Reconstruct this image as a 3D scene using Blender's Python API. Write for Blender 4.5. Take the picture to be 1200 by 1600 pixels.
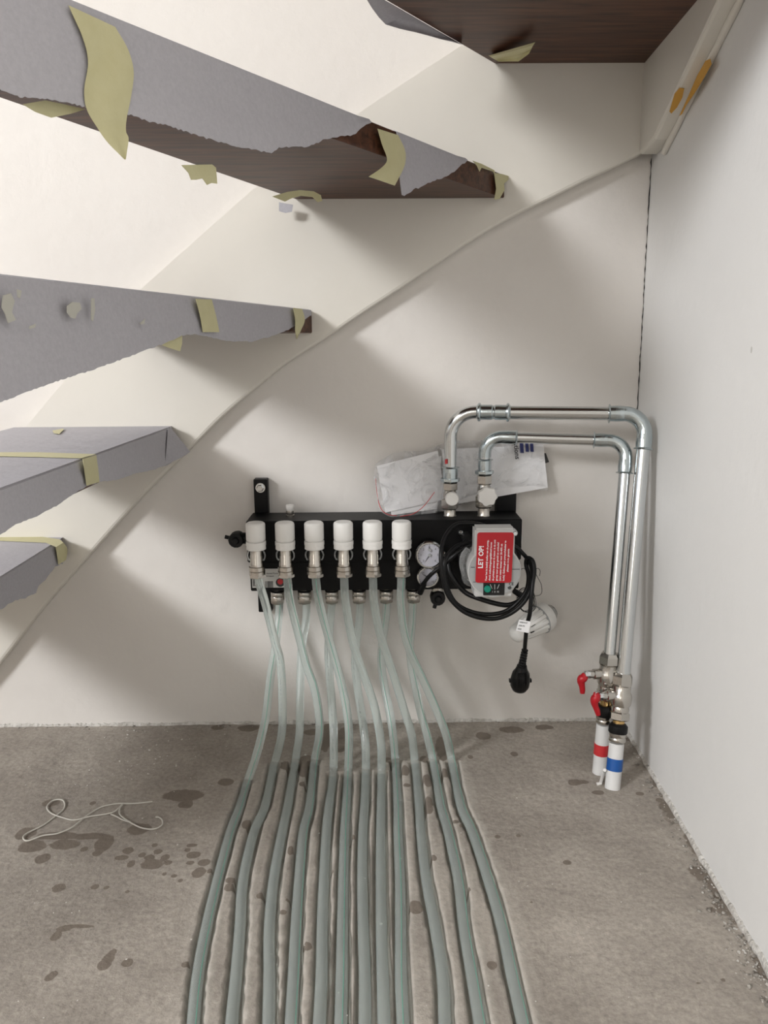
import bpy, bmesh, math, random
import numpy as np
from mathutils import Vector, Matrix, noise
random.seed(4)
for o in list(bpy.data.objects): bpy.data.objects.remove(o)
S = bpy.context.scene; C = S.collection
V = Vector

# ------------------------------------------------------------ camera
F = 1250.0; PITCH = math.radians(11.5); YAW = math.radians(.5); ROLL = -.007
DIST = 1.45; HGT = 0.7149
fw = V((math.sin(YAW)*math.cos(PITCH), math.cos(YAW)*math.cos(PITCH), -math.sin(PITCH)))
rt0 = V((math.cos(YAW), -math.sin(YAW), 0)); up0 = rt0.cross(fw)
rt = rt0*math.cos(ROLL) + up0*math.sin(ROLL); up = up0*math.cos(ROLL) - rt0*math.sin(ROLL)
EYE = V((0, -DIST, HGT))
cd = bpy.data.cameras.new('camera'); cam = bpy.data.objects.new('camera', cd); C.objects.link(cam)
cd.sensor_fit = 'VERTICAL'; cd.sensor_height = 36.0; cd.lens = 36.0*F/1600.0; cd.clip_start = .02
cam.matrix_world = Matrix(((rt.x, up.x, -fw.x, EYE.x), (rt.y, up.y, -fw.y, EYE.y), (rt.z, up.z, -fw.z, EYE.z), (0, 0, 0, 1)))
S.camera = cam
# ------------------------------------------------------------ light and exposure
w = bpy.data.worlds.new('world'); S.world = w; w.use_nodes = True
w.node_tree.nodes['Background'].inputs[0].default_value = (.78, .88, 1, 1)
w.node_tree.nodes['Background'].inputs[1].default_value = 1.0
def area(name, loc, target, sx, sy, power, col):
    l = bpy.data.lights.new(name, 'AREA'); l.shape = 'RECTANGLE'; l.size = sx; l.size_y = sy; l.energy = power; l.color = col
    o = bpy.data.objects.new(name, l); C.objects.link(o); o.location = loc
    o.rotation_euler = (V(target)-V(loc)).to_track_quat('-Z', 'Y').to_euler(); return o
area('window_daylight', (-2.85, -2.95, 2.1), (0, 0, .5), .7, .6, 98, (.98, .985, 1))
area('front_fill_light', (-1.3, -4.15, 1.5), (.1, -.3, .4), 1.0, 1.0, 13, (1, .965, .91))  # added flat fill for the space under the stairs, no window in wall_front
vs = S.view_settings; vs.view_transform = 'Standard'; vs.look = 'None'; vs.gamma = 1; vs.use_curve_mapping = False; vs.exposure = .25

# ------------------------------------------------------------ pixel -> place helpers
def ray(x, y): return fw*F + rt*(x-600) + up*(800-y)
def onY(x, y, Y): d = ray(x, y); return EYE + d*((Y-EYE.y)/d.y)
def onZ(x, y, Z=0.0): d = ray(x, y); return EYE + d*((Z-EYE.z)/d.z)
def onP(x, y, p, n): d = ray(x, y); return EYE + d*((p-EYE).dot(n)/d.dot(n))

# ------------------------------------------------------------ materials
def mat(name, col, rough=.5, metal=0, **k):
    m = bpy.data.materials.new(name); m.use_nodes = True; nt = m.node_tree; b = nt.nodes['Principled BSDF']
    b.inputs['Base Color'].default_value = (*col, 1); b.inputs['Roughness'].default_value = rough; b.inputs['Metallic'].default_value = metal
    for kk, v in k.items():
        if kk in ('var', 'bump'): continue
        b.inputs[kk.replace('_', ' ')].default_value = v
    g = nt.nodes.new('ShaderNodeNewGeometry')
    if 'var' in k:     # (scale, amount, second colour)
        sc, am, c2 = k['var']
        n = nt.nodes.new('ShaderNodeTexNoise'); n.inputs['Scale'].default_value = sc; n.inputs['Detail'].default_value = 6; n.inputs['Roughness'].default_value = .65
        nt.links.new(g.outputs['Position'], n.inputs['Vector'])
        r = nt.nodes.new('ShaderNodeMapRange'); r.inputs[1].default_value = .35; r.inputs[2].default_value = .68; r.inputs[3].default_value = 0; r.inputs[4].default_value = am
        nt.links.new(n.outputs['Fac'], r.inputs[0])
        mx = nt.nodes.new('ShaderNodeMix'); mx.data_type = 'RGBA'; mx.inputs[6].default_value = (*col, 1); mx.inputs[7].default_value = (*c2, 1)
        nt.links.new(r.outputs[0], mx.inputs[0]); nt.links.new(mx.outputs[2], b.inputs['Base Color'])
    if 'bump' in k:    # (scale, strength, distance)
        sc, st, di = k['bump']
        n = nt.nodes.new('ShaderNodeTexNoise'); n.inputs['Scale'].default_value = sc; n.inputs['Detail'].default_value = 5
        nt.links.new(g.outputs['Position'], n.inputs['Vector'])
        bp = nt.nodes.new('ShaderNodeBump'); bp.inputs['Strength'].default_value = st; bp.inputs['Distance'].default_value = di
        nt.links.new(n.outputs['Fac'], bp.inputs['Height']); nt.links.new(bp.outputs['Normal'], b.inputs['Normal'])
    return m
M = {}
def specks(m, scale, thr, col, gate=.6):
    nt = m.node_tree; b = nt.nodes['Principled BSDF']; g = nt.nodes.new('ShaderNodeNewGeometry'); v = nt.nodes.new('ShaderNodeTexVoronoi'); v.inputs['Scale'].default_value = scale
    mp = nt.nodes.new('ShaderNodeMapping'); mp.inputs['Scale'].default_value = (1, 1, .6); nt.links.new(g.outputs['Position'], mp.inputs[0]); nt.links.new(mp.outputs[0], v.inputs['Vector'])
    l = nt.nodes.new('ShaderNodeMath'); l.operation = 'LESS_THAN'; l.inputs[1].default_value = thr; nt.links.new(v.outputs['Distance'], l.inputs[0])
    k = nt.nodes.new('ShaderNodeSeparateColor'); nt.links.new(v.outputs['Color'], k.inputs[0]); q = nt.nodes.new('ShaderNodeMath'); q.operation = 'GREATER_THAN'; q.inputs[1].default_value = gate; nt.links.new(k.outputs[0], q.inputs[0])
    p = nt.nodes.new('ShaderNodeMath'); p.operation = 'MULTIPLY'; nt.links.new(l.outputs[0], p.inputs[0]); nt.links.new(q.outputs[0], p.inputs[1])
    old = b.inputs['Base Color'].links[0].from_socket; x = nt.nodes.new('ShaderNodeMix'); x.data_type = 'RGBA'; x.inputs[7].default_value = (*col, 1)
    nt.links.new(p.outputs[0], x.inputs[0]); nt.links.new(old, x.inputs[6]); nt.links.new(x.outputs[2], b.inputs['Base Color'])
M['wall'] = mat('white_plaster', (.73, .70, .66), .62, var=(3.0, .5, (.67, .635, .595)), bump=(38, .35, .004))
M['wall_r'] = mat('white_plaster_right', (.77, .765, .75), .6, var=(2.2, .5, (.73, .725, .705)), bump=(45, .3, .003))
specks(M['wall'], 14, .030, (.42, .39, .35)); specks(M['wall_r'], 11, .05, (.55, .54, .51), .7)
M['string'] = mat('cream_painted_wood', (.72, .69, .625), .42, var=(5, .5, (.67, .64, .575)), bump=(20, .2, .003))
specks(M['string'], 16, .03, (.35, .32, .28), .7)
M['lip'] = mat('rough_white_plaster', (.72, .70, .66), .9, bump=(160, 1, .006), var=(45, .8, (.36, .33, .29)))
M['crumb'] = mat('crumbly_filler', (.50, .47, .42), .95, bump=(260, 1, .006), var=(90, 1, (.14, .12, .10)))
M['paper'] = mat('grey_covering_paper', (.44, .43, .46), .9, var=(230, .5, (.54, .53, .56)), bump=(30, .35, .006))
M['tape'] = mat('masking_tape', (.58, .545, .31), .55, bump=(120, .3, .001), var=(60, .5, (.64, .61, .38)))
M['black'] = mat('black_painted_steel', (.002, .002, .0025), .45, Specular_IOR_Level=.22)
M['rubber'] = mat('black_rubber', (.004, .004, .0045), .5, Specular_IOR_Level=.3)
M['cable'] = mat('black_cable', (.003, .003, .0035), .38, Specular_IOR_Level=.3)
M['white'] = mat('white_plastic', (.80, .79, .76), .35)
M['whiteg'] = mat('white_pipe_plastic', (.72, .72, .71), .4)
M['nickel'] = mat('nickel_plated_brass', (.53, .505, .465), .22, 1.0, bump=(300, .12, .001))
M['zinc'] = mat('zinc_plated_steel', (.62, .64, .645), .16, 1.0, bump=(60, .06, .001))
M['fit'] = mat('zinc_fitting', (.50, .56, .58), .2, 1.0, bump=(90, .2, .002))
M['brass'] = mat('brass', (.62, .42, .18), .25, 1.0)
M['red'] = mat('red_plastic', (.44, .006, .014), .4)
M['redtape'] = mat('red_band', (.55, .03, .035), .45)
M['bluetape'] = mat('blue_band', (.005, .085, .34), .45)
M['grey'] = mat('grey_plastic', (.36, .37, .37), .5)
M['lgrey'] = mat('light_grey_plastic', (.55, .55, .54), .45)
M['dgrey'] = mat('dark_grey_plastic', (.012, .012, .012), .5, Specular_IOR_Level=.3)
M['green'] = mat('green_plastic', (.0, .22, .15), .4)
M['ink'] = mat('dark_ink', (.03, .03, .03), .6)
M['blueink'] = mat('blue_ink', (.02, .03, .15), .6)
M['hstripe'] = mat('green_stripe', (.16, .42, .32), .5)
M['hprint'] = mat('grey_print', (.16, .18, .18), .6)
M['sheet'] = mat('white_paper', (.84, .84, .85), .7)
M['label'] = mat('white_sticker', (.62, .61, .58), .5)
M['dial'] = mat('gauge_dial', (.47, .47, .52), .3)
M['orange'] = mat('ochre_paint', (.62, .33, .05), .6)
M['thread'] = mat('pale_thread', (.60, .58, .52), .8)
M['paint'] = mat('dried_cream_paint', (.52, .51, .45), .8)
M['chip'] = mat('plaster_chip', (.62, .60, .56), .9)
M['hose'] = mat('translucent_hose', (.85, .925, .905), .25, Transmission_Weight=.77, IOR=1.36)
M['clear'] = mat('clear_plastic', (.9, .92, .92), .15, Transmission_Weight=.85, IOR=1.2)
# thin film of the bag
m = bpy.data.materials.new('clear_film'); m.use_nodes = True; nt = m.node_tree; b = nt.nodes['Principled BSDF']
b.inputs['Base Color'].default_value = (.95, .95, .96, 1); b.inputs['Roughness'].default_value = .16
tr = nt.nodes.new('ShaderNodeBsdfTransparent'); mx = nt.nodes.new('ShaderNodeMixShader')
ns = nt.nodes.new('ShaderNodeTexNoise'); ns.inputs['Scale'].default_value = 22; ns.inputs['Detail'].default_value = 5; ns.inputs['Distortion'].default_value = 2.5
mr = nt.nodes.new('ShaderNodeMapRange'); mr.inputs[1].default_value = .5; mr.inputs[2].default_value = .72; mr.inputs[3].default_value = .07; mr.inputs[4].default_value = .34
g = nt.nodes.new('ShaderNodeNewGeometry'); nt.links.new(g.outputs['Position'], ns.inputs['Vector'])
bp = nt.nodes.new('ShaderNodeBump'); bp.inputs['Strength'].default_value = .9; bp.inputs['Distance'].default_value = .02
nt.links.new(ns.outputs['Fac'], bp.inputs['Height']); nt.links.new(bp.outputs['Normal'], b.inputs['Normal'])
nt.links.new(ns.outputs['Fac'], mr.inputs[0]); nt.links.new(mr.outputs[0], mx.inputs[0])
nt.links.new(tr.outputs[0], mx.inputs[1]); nt.links.new(b.outputs[0], mx.inputs[2]); nt.links.new(mx.outputs[0], nt.nodes['Material Output'].inputs[0])
M['film'] = m
# wood
m = mat('dark_mahogany', (.075, .03, .02), .42, Specular_IOR_Level=.3); nt = m.node_tree; b = nt.nodes['Principled BSDF']
g = nt.nodes.new('ShaderNodeNewGeometry'); mp = nt.nodes.new('ShaderNodeMapping'); mp.inputs['Rotation'].default_value = (0, 0, math.radians(-40)); mp.inputs['Scale'].default_value = (5, 60, 60)
n1 = nt.nodes.new('ShaderNodeTexNoise'); n1.inputs['Scale'].default_value = 2.0; n1.inputs['Detail'].default_value = 8; n1.inputs['Distortion'].default_value = .6
nt.links.new(g.outputs['Position'], mp.inputs[0]); nt.links.new(mp.outputs[0], n1.inputs['Vector'])
cr = nt.nodes.new('ShaderNodeValToRGB'); cr.color_ramp.elements[0].position = .3; cr.color_ramp.elements[0].color = (.030, .011, .006, 1)
cr.color_ramp.elements[1].position = .72; cr.color_ramp.elements[1].color = (.125, .050, .026, 1)
nt.links.new(n1.outputs['Fac'], cr.inputs[0]); nt.links.new(cr.outputs[0], b.inputs['Base Color'])
M['wood'] = m
# floor: concrete screed with damp spots (attribute 'stain') and pale cut dust beside the slots (attribute 'cut')
m = mat('concrete_screed', (.4, .37, .34), .85); nt = m.node_tree; b = nt.nodes['Principled BSDF']; L = nt.links.new
def N(t, **k):
    n = nt.nodes.new(t)
    for a, v in k.items(): n.inputs[a.replace('_', ' ')].default_value = v
    return n
g = N('ShaderNodeNewGeometry')
na = N('ShaderNodeTexNoise', Scale=4.5, Detail=8, Roughness=.62); L(g.outputs['Position'], na.inputs['Vector'])
cr = N('ShaderNodeValToRGB'); e = cr.color_ramp.elements; e[0].position = .32; e[0].color = (.27, .238, .205, 1); e[1].position = .70; e[1].color = (.47, .425, .37, 1)
L(na.outputs['Fac'], cr.inputs[0])
nf = N('ShaderNodeTexNoise', Scale=140, Detail=4, Roughness=.7); L(g.outputs['Position'], nf.inputs['Vector'])
mf = N('ShaderNodeMapRange'); mf.inputs[1].default_value = .3; mf.inputs[2].default_value = .7; mf.inputs[3].default_value = .78; mf.inputs[4].default_value = 1.2; L(nf.outputs['Fac'], mf.inputs[0])
v1 = nt.nodes.new('ShaderNodeVectorMath'); v1.operation = 'SCALE'; L(cr.outputs[0], v1.inputs[0]); L(mf.outputs[0], v1.inputs['Scale'])
ac = nt.nodes.new('ShaderNodeAttribute'); ac.attribute_name = 'cut'
nc = N('ShaderNodeTexNoise', Scale=35, Detail=5); L(g.outputs['Position'], nc.inputs['Vector'])
mc = nt.nodes.new('ShaderNodeMath'); mc.operation = 'MULTIPLY'; L(ac.outputs['Fac'], mc.inputs[0]); L(nc.outputs['Fac'], mc.inputs[1])
m1 = nt.nodes.new('ShaderNodeMix'); m1.data_type = 'RGBA'; m1.inputs[7].default_value = (.62, .58, .52, 1); L(mc.outputs[0], m1.inputs[0]); L(v1.outputs[0], m1.inputs[6])
# white specks
vo = N('ShaderNodeTexVoronoi', Scale=55); L(g.outputs['Position'], vo.inputs['Vector'])
ls = nt.nodes.new('ShaderNodeMath'); ls.operation = 'LESS_THAN'; ls.inputs[1].default_value = .055; L(vo.outputs['Distance'], ls.inputs[0])
n3 = N('ShaderNodeTexNoise', Scale=6, Detail=2); L(g.outputs['Position'], n3.inputs['Vector'])
g3 = nt.nodes.new('ShaderNodeMath'); g3.operation = 'GREATER_THAN'; g3.inputs[1].default_value = .56; L(n3.outputs['Fac'], g3.inputs[0])
ms = nt.nodes.new('ShaderNodeMath'); ms.operation = 'MULTIPLY'; L(ls.outputs[0], ms.inputs[0]); L(g3.outputs[0], ms.inputs[1])
m2 = nt.nodes.new('ShaderNodeMix'); m2.data_type = 'RGBA'; m2.inputs[7].default_value = (.62, .6, .56, 1); L(ms.outputs[0], m2.inputs[0]); L(m1.outputs[2], m2.inputs[6])
at = nt.nodes.new('ShaderNodeAttribute'); at.attribute_name = 'stain'
nn = N('ShaderNodeTexNoise', Scale=75, Detail=3); L(g.outputs['Position'], nn.inputs['Vector'])
ad = nt.nodes.new('ShaderNodeMath'); ad.operation = 'MULTIPLY_ADD'; ad.inputs[1].default_value = .55; L(nn.outputs['Fac'], ad.inputs[0]); L(at.outputs['Fac'], ad.inputs[2])
mm = N('ShaderNodeMapRange'); mm.inputs[1].default_value = .24; mm.inputs[2].default_value = .34; mm.inputs[3].default_value = 0; mm.inputs[4].default_value = .85; L(ad.outputs[0], mm.inputs[0])
m3 = nt.nodes.new('ShaderNodeMix'); m3.data_type = 'RGBA'; m3.inputs[7].default_value = (.175, .142, .112, 1); L(mm.outputs[0], m3.inputs[0]); L(m2.outputs[2], m3.inputs[6])
L(m3.outputs[2], b.inputs['Base Color'])
nb = N('ShaderNodeTexNoise', Scale=90, Detail=7, Roughness=.7); L(g.outputs['Position'], nb.inputs['Vector'])
bp = nt.nodes.new('ShaderNodeBump'); bp.inputs['Strength'].default_value = .55; bp.inputs['Distance'].default_value = .004
L(nb.outputs['Fac'], bp.inputs['Height']); L(bp.outputs['Normal'], b.inputs['Normal'])
M['floor'] = m

# ------------------------------------------------------------ mesh helpers
def worigin(o):
    v = V((0, 0, 0))
    while o is not None: v += o.location; o = o.parent
    return v
def obj(name, bm, m, parent=None, smooth=True, bevel=0, base=None):
    me = bpy.data.meshes.new(name)
    if bevel:
        bmesh.ops.bevel(bm, geom=list(bm.edges), offset=bevel, segments=2, affect='EDGES', clamp_overlap=True)
    bmesh.ops.recalc_face_normals(bm, faces=bm.faces)
    if parent is None:
        if base is None:
            xs = [v.co for v in bm.verts]
            base = V(((min(v.x for v in xs)+max(v.x for v in xs))/2, (min(v.y for v in xs)+max(v.y for v in xs))/2, min(v.z for v in xs)))
        org = V(base)
    else: org = worigin(parent)
    bmesh.ops.translate(bm, verts=bm.verts, vec=-org)
    bm.to_mesh(me); bm.free()
    o = bpy.data.objects.new(name, me); C.objects.link(o)
    me.materials.append(M[m] if isinstance(m, str) else m)
    if parent is None: o.location = org
    else: o.parent = parent
    if smooth:
        for p in me.polygons: p.use_smooth = True
        try:
            bpy.context.view_layer.objects.active = o
            me.set_sharp_from_angle(angle=math.radians(38))
        except Exception: pass
    return o
def thing(name, label, cat, loc, group=None):
    o = bpy.data.objects.new(name, None); C.objects.link(o); o.location = loc; o.empty_display_size = .05
    o['label'] = label; o['category'] = cat
    if group: o['group'] = group
    return o
def tag(o, label, cat, group=None, kind=None):
    o['label'] = label; o['category'] = cat
    if group: o['group'] = group
    if kind: o['kind'] = kind
    return o
def frame(ax):
    ax = ax.normalized(); a = V((0, 0, 1)) if abs(ax.z) < .9 else V((0, -1, 0))
    u = ax.cross(a).normalized(); return u, ax.cross(u).normalized()
def lathe(bm, p0, p1, prof, seg=28, ph=0.0, caps=True):
    """prof: (t along p0->p1 in 0..1 or beyond, radius)"""
    p0 = V(p0); p1 = V(p1); ax = p1-p0; u, v = frame(ax); rings = []
    for t, r in prof:
        c = p0+ax*t; rings.append([bm.verts.new(c+(u*math.cos(2*math.pi*i/seg+ph)+v*math.sin(2*math.pi*i/seg+ph))*r) for i in range(seg)])
    for a, b in zip(rings, rings[1:]):
        for i in range(seg): bm.faces.new((a[i], a[(i+1) % seg], b[(i+1) % seg], b[i]))
    if caps: bm.faces.new(rings[0][::-1]); bm.faces.new(rings[-1])
    return bm
def L_(p0, p1, prof, **k): return lathe(bmesh.new(), p0, p1, prof, **k)
def cyl(p0, p1, r, b=.08, **k):
    return L_(p0, p1, [(0, r*(1-.12)), (b, r), (1-b, r), (1, r*(1-.12))], **k)
def spline(pts, n=8):
    pts = [V(p) for p in pts]; P = [pts[0]*2-pts[1]]+pts+[pts[-1]*2-pts[-2]]; out = []
    for i in range(1, len(P)-2):
        a, b, c, d = P[i-1:i+3]
        for j in range(n):
            t = j/n; out.append(.5*((2*b)+(c-a)*t+(2*a-5*b+4*c-d)*t*t+(3*b-a-3*c+d)*t**3))
    out.append(pts[-1]); return out
def tube(bm, pts, r, seg=12, caps=True):
    n = len(pts); T = [(pts[min(i+1, n-1)]-pts[max(i-1, 0)]).normalized() for i in range(n)]
    u, v = frame(T[0]); rings = []
    for i in range(n):
        if i:
            ax = T[i-1].cross(T[i])
            if ax.length > 1e-7:
                R = Matrix.Rotation(T[i-1].angle(T[i]), 3, ax.normalized()); u = R @ u
        u = (u-T[i]*u.dot(T[i])).normalized(); v = T[i].cross(u)
        rr = r[i] if isinstance(r, (list, tuple)) else r
        rings.append([bm.verts.new(pts[i]+(u*math.cos(2*math.pi*k/seg)+v*math.sin(2*math.pi*k/seg))*rr) for k in range(seg)])
    for a, b in zip(rings, rings[1:]):
        for k in range(seg): bm.faces.new((a[k], a[(k+1) % seg], b[(k+1) % seg], b[k]))
    if caps: bm.faces.new(rings[0][::-1]); bm.faces.new(rings[-1])
    return bm
def box(bm, lo, hi):
    lo = V(lo); hi = V(hi); vs_ = [bm.verts.new((x, y, z)) for z in (lo.z, hi.z) for y in (lo.y, hi.y) for x in (lo.x, hi.x)]
    for f in ((0, 1, 3, 2), (4, 6, 7, 5), (0, 4, 5, 1), (1, 5, 7, 3), (3, 7, 6, 2), (2, 6, 4, 0)): bm.faces.new([vs_[i] for i in f])
    return bm
def B_(lo, hi): return box(bmesh.new(), lo, hi)
def prism(bm, poly, off):
    """poly: list of world points; extruded by vector off"""
    off = V(off); a = [bm.verts.new(V(p)) for p in poly]; b = [bm.verts.new(V(p)+off) for p in poly]; n = len(a)
    f1 = bm.faces.new(a); f2 = bm.faces.new(b[::-1])
    for i in range(n): bm.faces.new((a[i], b[i], b[(i+1) % n], a[(i+1) % n]))
    f1.normal_update(); f2.normal_update(); bmesh.ops.triangulate(bm, faces=[f1, f2]); return bm
def PR(poly, off): return prism(bmesh.new(), poly, off)
def sheet(bm, rows, thick=.0006):
    """rows: grid of points -> thin sheet with thickness along its local normal"""
    nr, nc = len(rows), len(rows[0]); g = [[bm.verts.new(p) for p in r] for r in rows]; fs = []
    for i in range(nr-1):
        for j in range(nc-1): fs.append(bm.faces.new((g[i][j], g[i+1][j], g[i+1][j+1], g[i][j+1])))
    bmesh.ops.recalc_face_normals(bm, faces=fs)
    bmesh.ops.solidify(bm, geom=fs, thickness=thick); return bm
def sub(name, label_color_mat, pts_px, p, n, off, parent, th=.0006):
    """a flat strip (tape, paint) cut to an outline, lying on the plane (p, n), off metres proud of it"""
    n = V(n).normalized(); q = V(p)+n*off
    return obj(name, PR([onP(x, y, q, n) for x, y in pts_px], n*th), label_color_mat, parent, smooth=False)
def text(name, s, size, origin, xdir, ydir, m, parent, depth=.0002, align='LEFT', bold=0):
    c = bpy.data.curves.new(name, 'FONT'); c.body = s; c.size = size; c.align_x = align; c.extrude = depth; c.offset = bold; c.resolution_u = 2
    t = bpy.data.objects.new(name+'_tmp', c); C.objects.link(t); bpy.context.view_layer.update()
    me = bpy.data.meshes.new_from_object(t.evaluated_get(bpy.context.evaluated_depsgraph_get())); bpy.data.objects.remove(t)
    x = V(xdir).normalized(); y = V(ydir).normalized(); z = x.cross(y)
    Mx = Matrix(((x.x, y.x, z.x, origin[0]), (x.y, y.y, z.y, origin[1]), (x.z, y.z, z.z, origin[2]), (0, 0, 0, 1)))
    me.transform(Mx)
    if parent is not None: me.transform(Matrix.Translation(-worigin(parent)))
    me.materials.clear(); me.materials.append(M[m]); o = bpy.data.objects.new(name, me); C.objects.link(o); o.parent = parent
    return o

# ------------------------------------------------------------ setting
def struct(name, bm, m, **k):
    o = obj(name, bm, m, smooth=False, base=(0, 0, 0), **k); o['kind'] = 'structure'; return o
c0 = onZ(967, 1121); c1 = onZ(1200, 1517); wd = (c1-c0).normalized(); wn = V((wd.y, -wd.x, 0))          # right wall line and its normal
if wn.x > 0: wn = -wn                                                                                  # faces the room (-X)
corner = c0 - wd*(c0.y/wd.y)
def onR(x, y, off=0.0): return onP(x, y, corner+wn*off, wn)
struct('wall_back', B_((-3.0, 0, -.1), (corner.x+.12, .1, 2.6)), 'wall')
bm = bmesh.new(); a = corner; b_ = corner+wd*4.2
prism(bm, [V((a.x, a.y, -.1)), V((b_.x, b_.y, -.1)), V((b_.x+.12, b_.y, -.1)), V((a.x+.12, a.y, -.1))], (0, 0, 2.7)); struct('wall_right', bm, 'wall_r')
bm = bmesh.new()
WY0, WY1, WZ0, WZ1 = -1.9, -.9, 1.0, 2.0
XW = -2.9
box(bm, (XW-.1, -4.2, -.1), (XW, WY0-.1, 1.7)); box(bm, (XW-.1, -4.2, 1.7), (XW, -3.5, 2.6)); box(bm, (XW-.1, -3.5, 2.5), (XW, WY0-.1, 2.6)); box(bm, (XW-.1, -2.4, 1.7), (XW, WY0-.1, 2.5))
box(bm, (XW-.1, WY0-.1, -.1), (XW, 0, WZ0)); box(bm, (XW-.1, WY0-.1, WZ1), (XW, 0, 2.6)); box(bm, (XW-.1, WY0-.1, WZ0), (XW, WY0, WZ1)); box(bm, (XW-.1, WY1, WZ0), (XW, 0, WZ1))
struct('wall_left', bm, 'wall')
struct('wall_front', B_((-3.0, -4.3, -.1), (.9, -4.2, 2.6)), 'wall')
struct('ceiling', B_((-3.0, -4.3, 2.6), (.9, .1, 2.7)), 'wall')

# hoses: measured centre lines. top part hangs in the air, from about y=1180 on they lie in slots in the screed
HR = .0072
HO = {
 'B1': ((435, 930), [(436.5, 940), (435, 970), (429.6, 1015), (422.4, 1060), (416, 1114), (411, 1140), (400.5, 1180)], [(385.5, 1225), (375, 1260), (360, 1300), (340, 1375), (322.5, 1450), (309, 1525), (302, 1600), (297, 1680)]),
 'F1': ((403, 890), [(405, 910), (414, 940), (429, 1000), (438.6, 1039), (441.6, 1114), (438.6, 1156)], [(427.5, 1198), (414, 1260), (397, 1300), (380, 1375), (375, 1450), (369, 1525), (362, 1600), (357, 1680)]),
 'B2': ((477, 930), [(478.5, 940), (478, 970), (471, 1015), (469.5, 1060), (468.6, 1120), (467.4, 1150)], [(460.5, 1195), (449.4, 1260), (441, 1300), (427.5, 1375), (421, 1450), (421, 1525), (420, 1600), (420, 1680)]),
 'F2': ((448.5, 890), [(449.5, 910), (453.6, 940), (468.6, 1000), (478.5, 1039), (491, 1075), (498, 1114), (498.6, 1150)], [(490.5, 1195), (483.6, 1260), (474, 1300), (467.5, 1375), (462.5, 1450), (459, 1525), (455, 1600), (452, 1680)]),
 'B3': ((520, 930), [(519, 940), (516, 970), (513, 1015), (515.4, 1060), (519, 1108), (521.4, 1150)], [(520.5, 1210), (514, 1260), (510, 1300), (506, 1375), (503.5, 1450), (502.5, 1525), (499, 1600), (496, 1680)]),
 'F3': ((493, 890), [(494, 910), (498.6, 940), (514.5, 1000), (531.6, 1060), (541.5, 1108), (545.4, 1150)], [(543.6, 1210), (541, 1260), (538.5, 1300), (536.5, 1375), (535, 1450), (534, 1525), (532.5, 1600), (531, 1680)]),
 'B4': ((562, 930), [(562.5, 940), (561.6, 970), (556.5, 1006), (555, 1039), (558.6, 1075), (564.6, 1114), (571, 1165)], [(571.5, 1210), (569.5, 1260), (567, 1300), (566, 1375), (567.5, 1450), (570, 1525), (570, 1600), (570, 1680)]),
 'F4': ((537.5, 890), [(538, 910), (540, 940), (550.5, 1000), (565, 1045), (578, 1081), (587.4, 1114), (595.5, 1165)], [(596, 1210), (595.5, 1260), (595, 1300), (595, 1375), (596, 1450), (598, 1525), (600, 1600), (602, 1680)]),
 'B5': ((603, 930), [(604.5, 940), (601.5, 976), (597, 1006), (596, 1039), (601.5, 1075), (609, 1114), (614.4, 1150)], [(618, 1195), (621.6, 1260), (622, 1300), (625, 1375), (626, 1450), (626.5, 1525), (630, 1600), (633, 1680)]),
 'F5': ((582.5, 890), [(583, 910), (584.4, 940), (592.5, 985), (604.5, 1024), (616.5, 1060), (633, 1114), (643.5, 1150)], [(648.6, 1195), (655, 1260), (657.5, 1300), (666, 1375), (680, 1450), (691.5, 1525), (695, 1600), (699, 1680)]),
 'B6': ((646, 930), [(645, 940), (643.5, 976), (640.5, 1012), (643.5, 1045), (649.5, 1075), (657.6, 1114), (667.5, 1150)], [(678, 1195), (689, 1260), (700, 1300), (716, 1375), (725, 1450), (737.5, 1525), (750, 1600), (762, 1680)]),
 'F6': ((627, 890), [(627, 910), (626.4, 940), (631.5, 985), (642, 1021), (660, 1060), (684, 1114), (697.5, 1150)], [(707, 1195), (720, 1260), (737.5, 1300), (762.5, 1375), (784, 1450), (800, 1525), (817, 1600), (832, 1680)]),
}
YF, YB = -.14, -.035       # distance of the front and the rear row of connectors from the wall
ZF = -.0035                 # height of a hose's centre line in its slot
paths = {}; floorpaths = []
for k, (st, air, fl) in HO.items():
    y0 = YF if k[0] == 'F' else YB
    fp = [onZ(x, y, ZF) for x, y in fl]; yt = fp[0].y; pts = [onY(st[0], st[1], y0)]
    for x, y in air:
        t = max(0, min(1, (y-940)/(fl[0][1]-940))); e_ = t*t*(3-2*t)*.7+t*.3
        pts.append(onY(x, y, y0+(yt-y0)*e_))
    for p in pts: p.z = max(p.z, ZF+.001)
    paths[k] = spline(pts+fp, 7); floorpaths.append(np.array([(p.x, p.y) for p in paths[k] if p.z < .002]))

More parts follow.
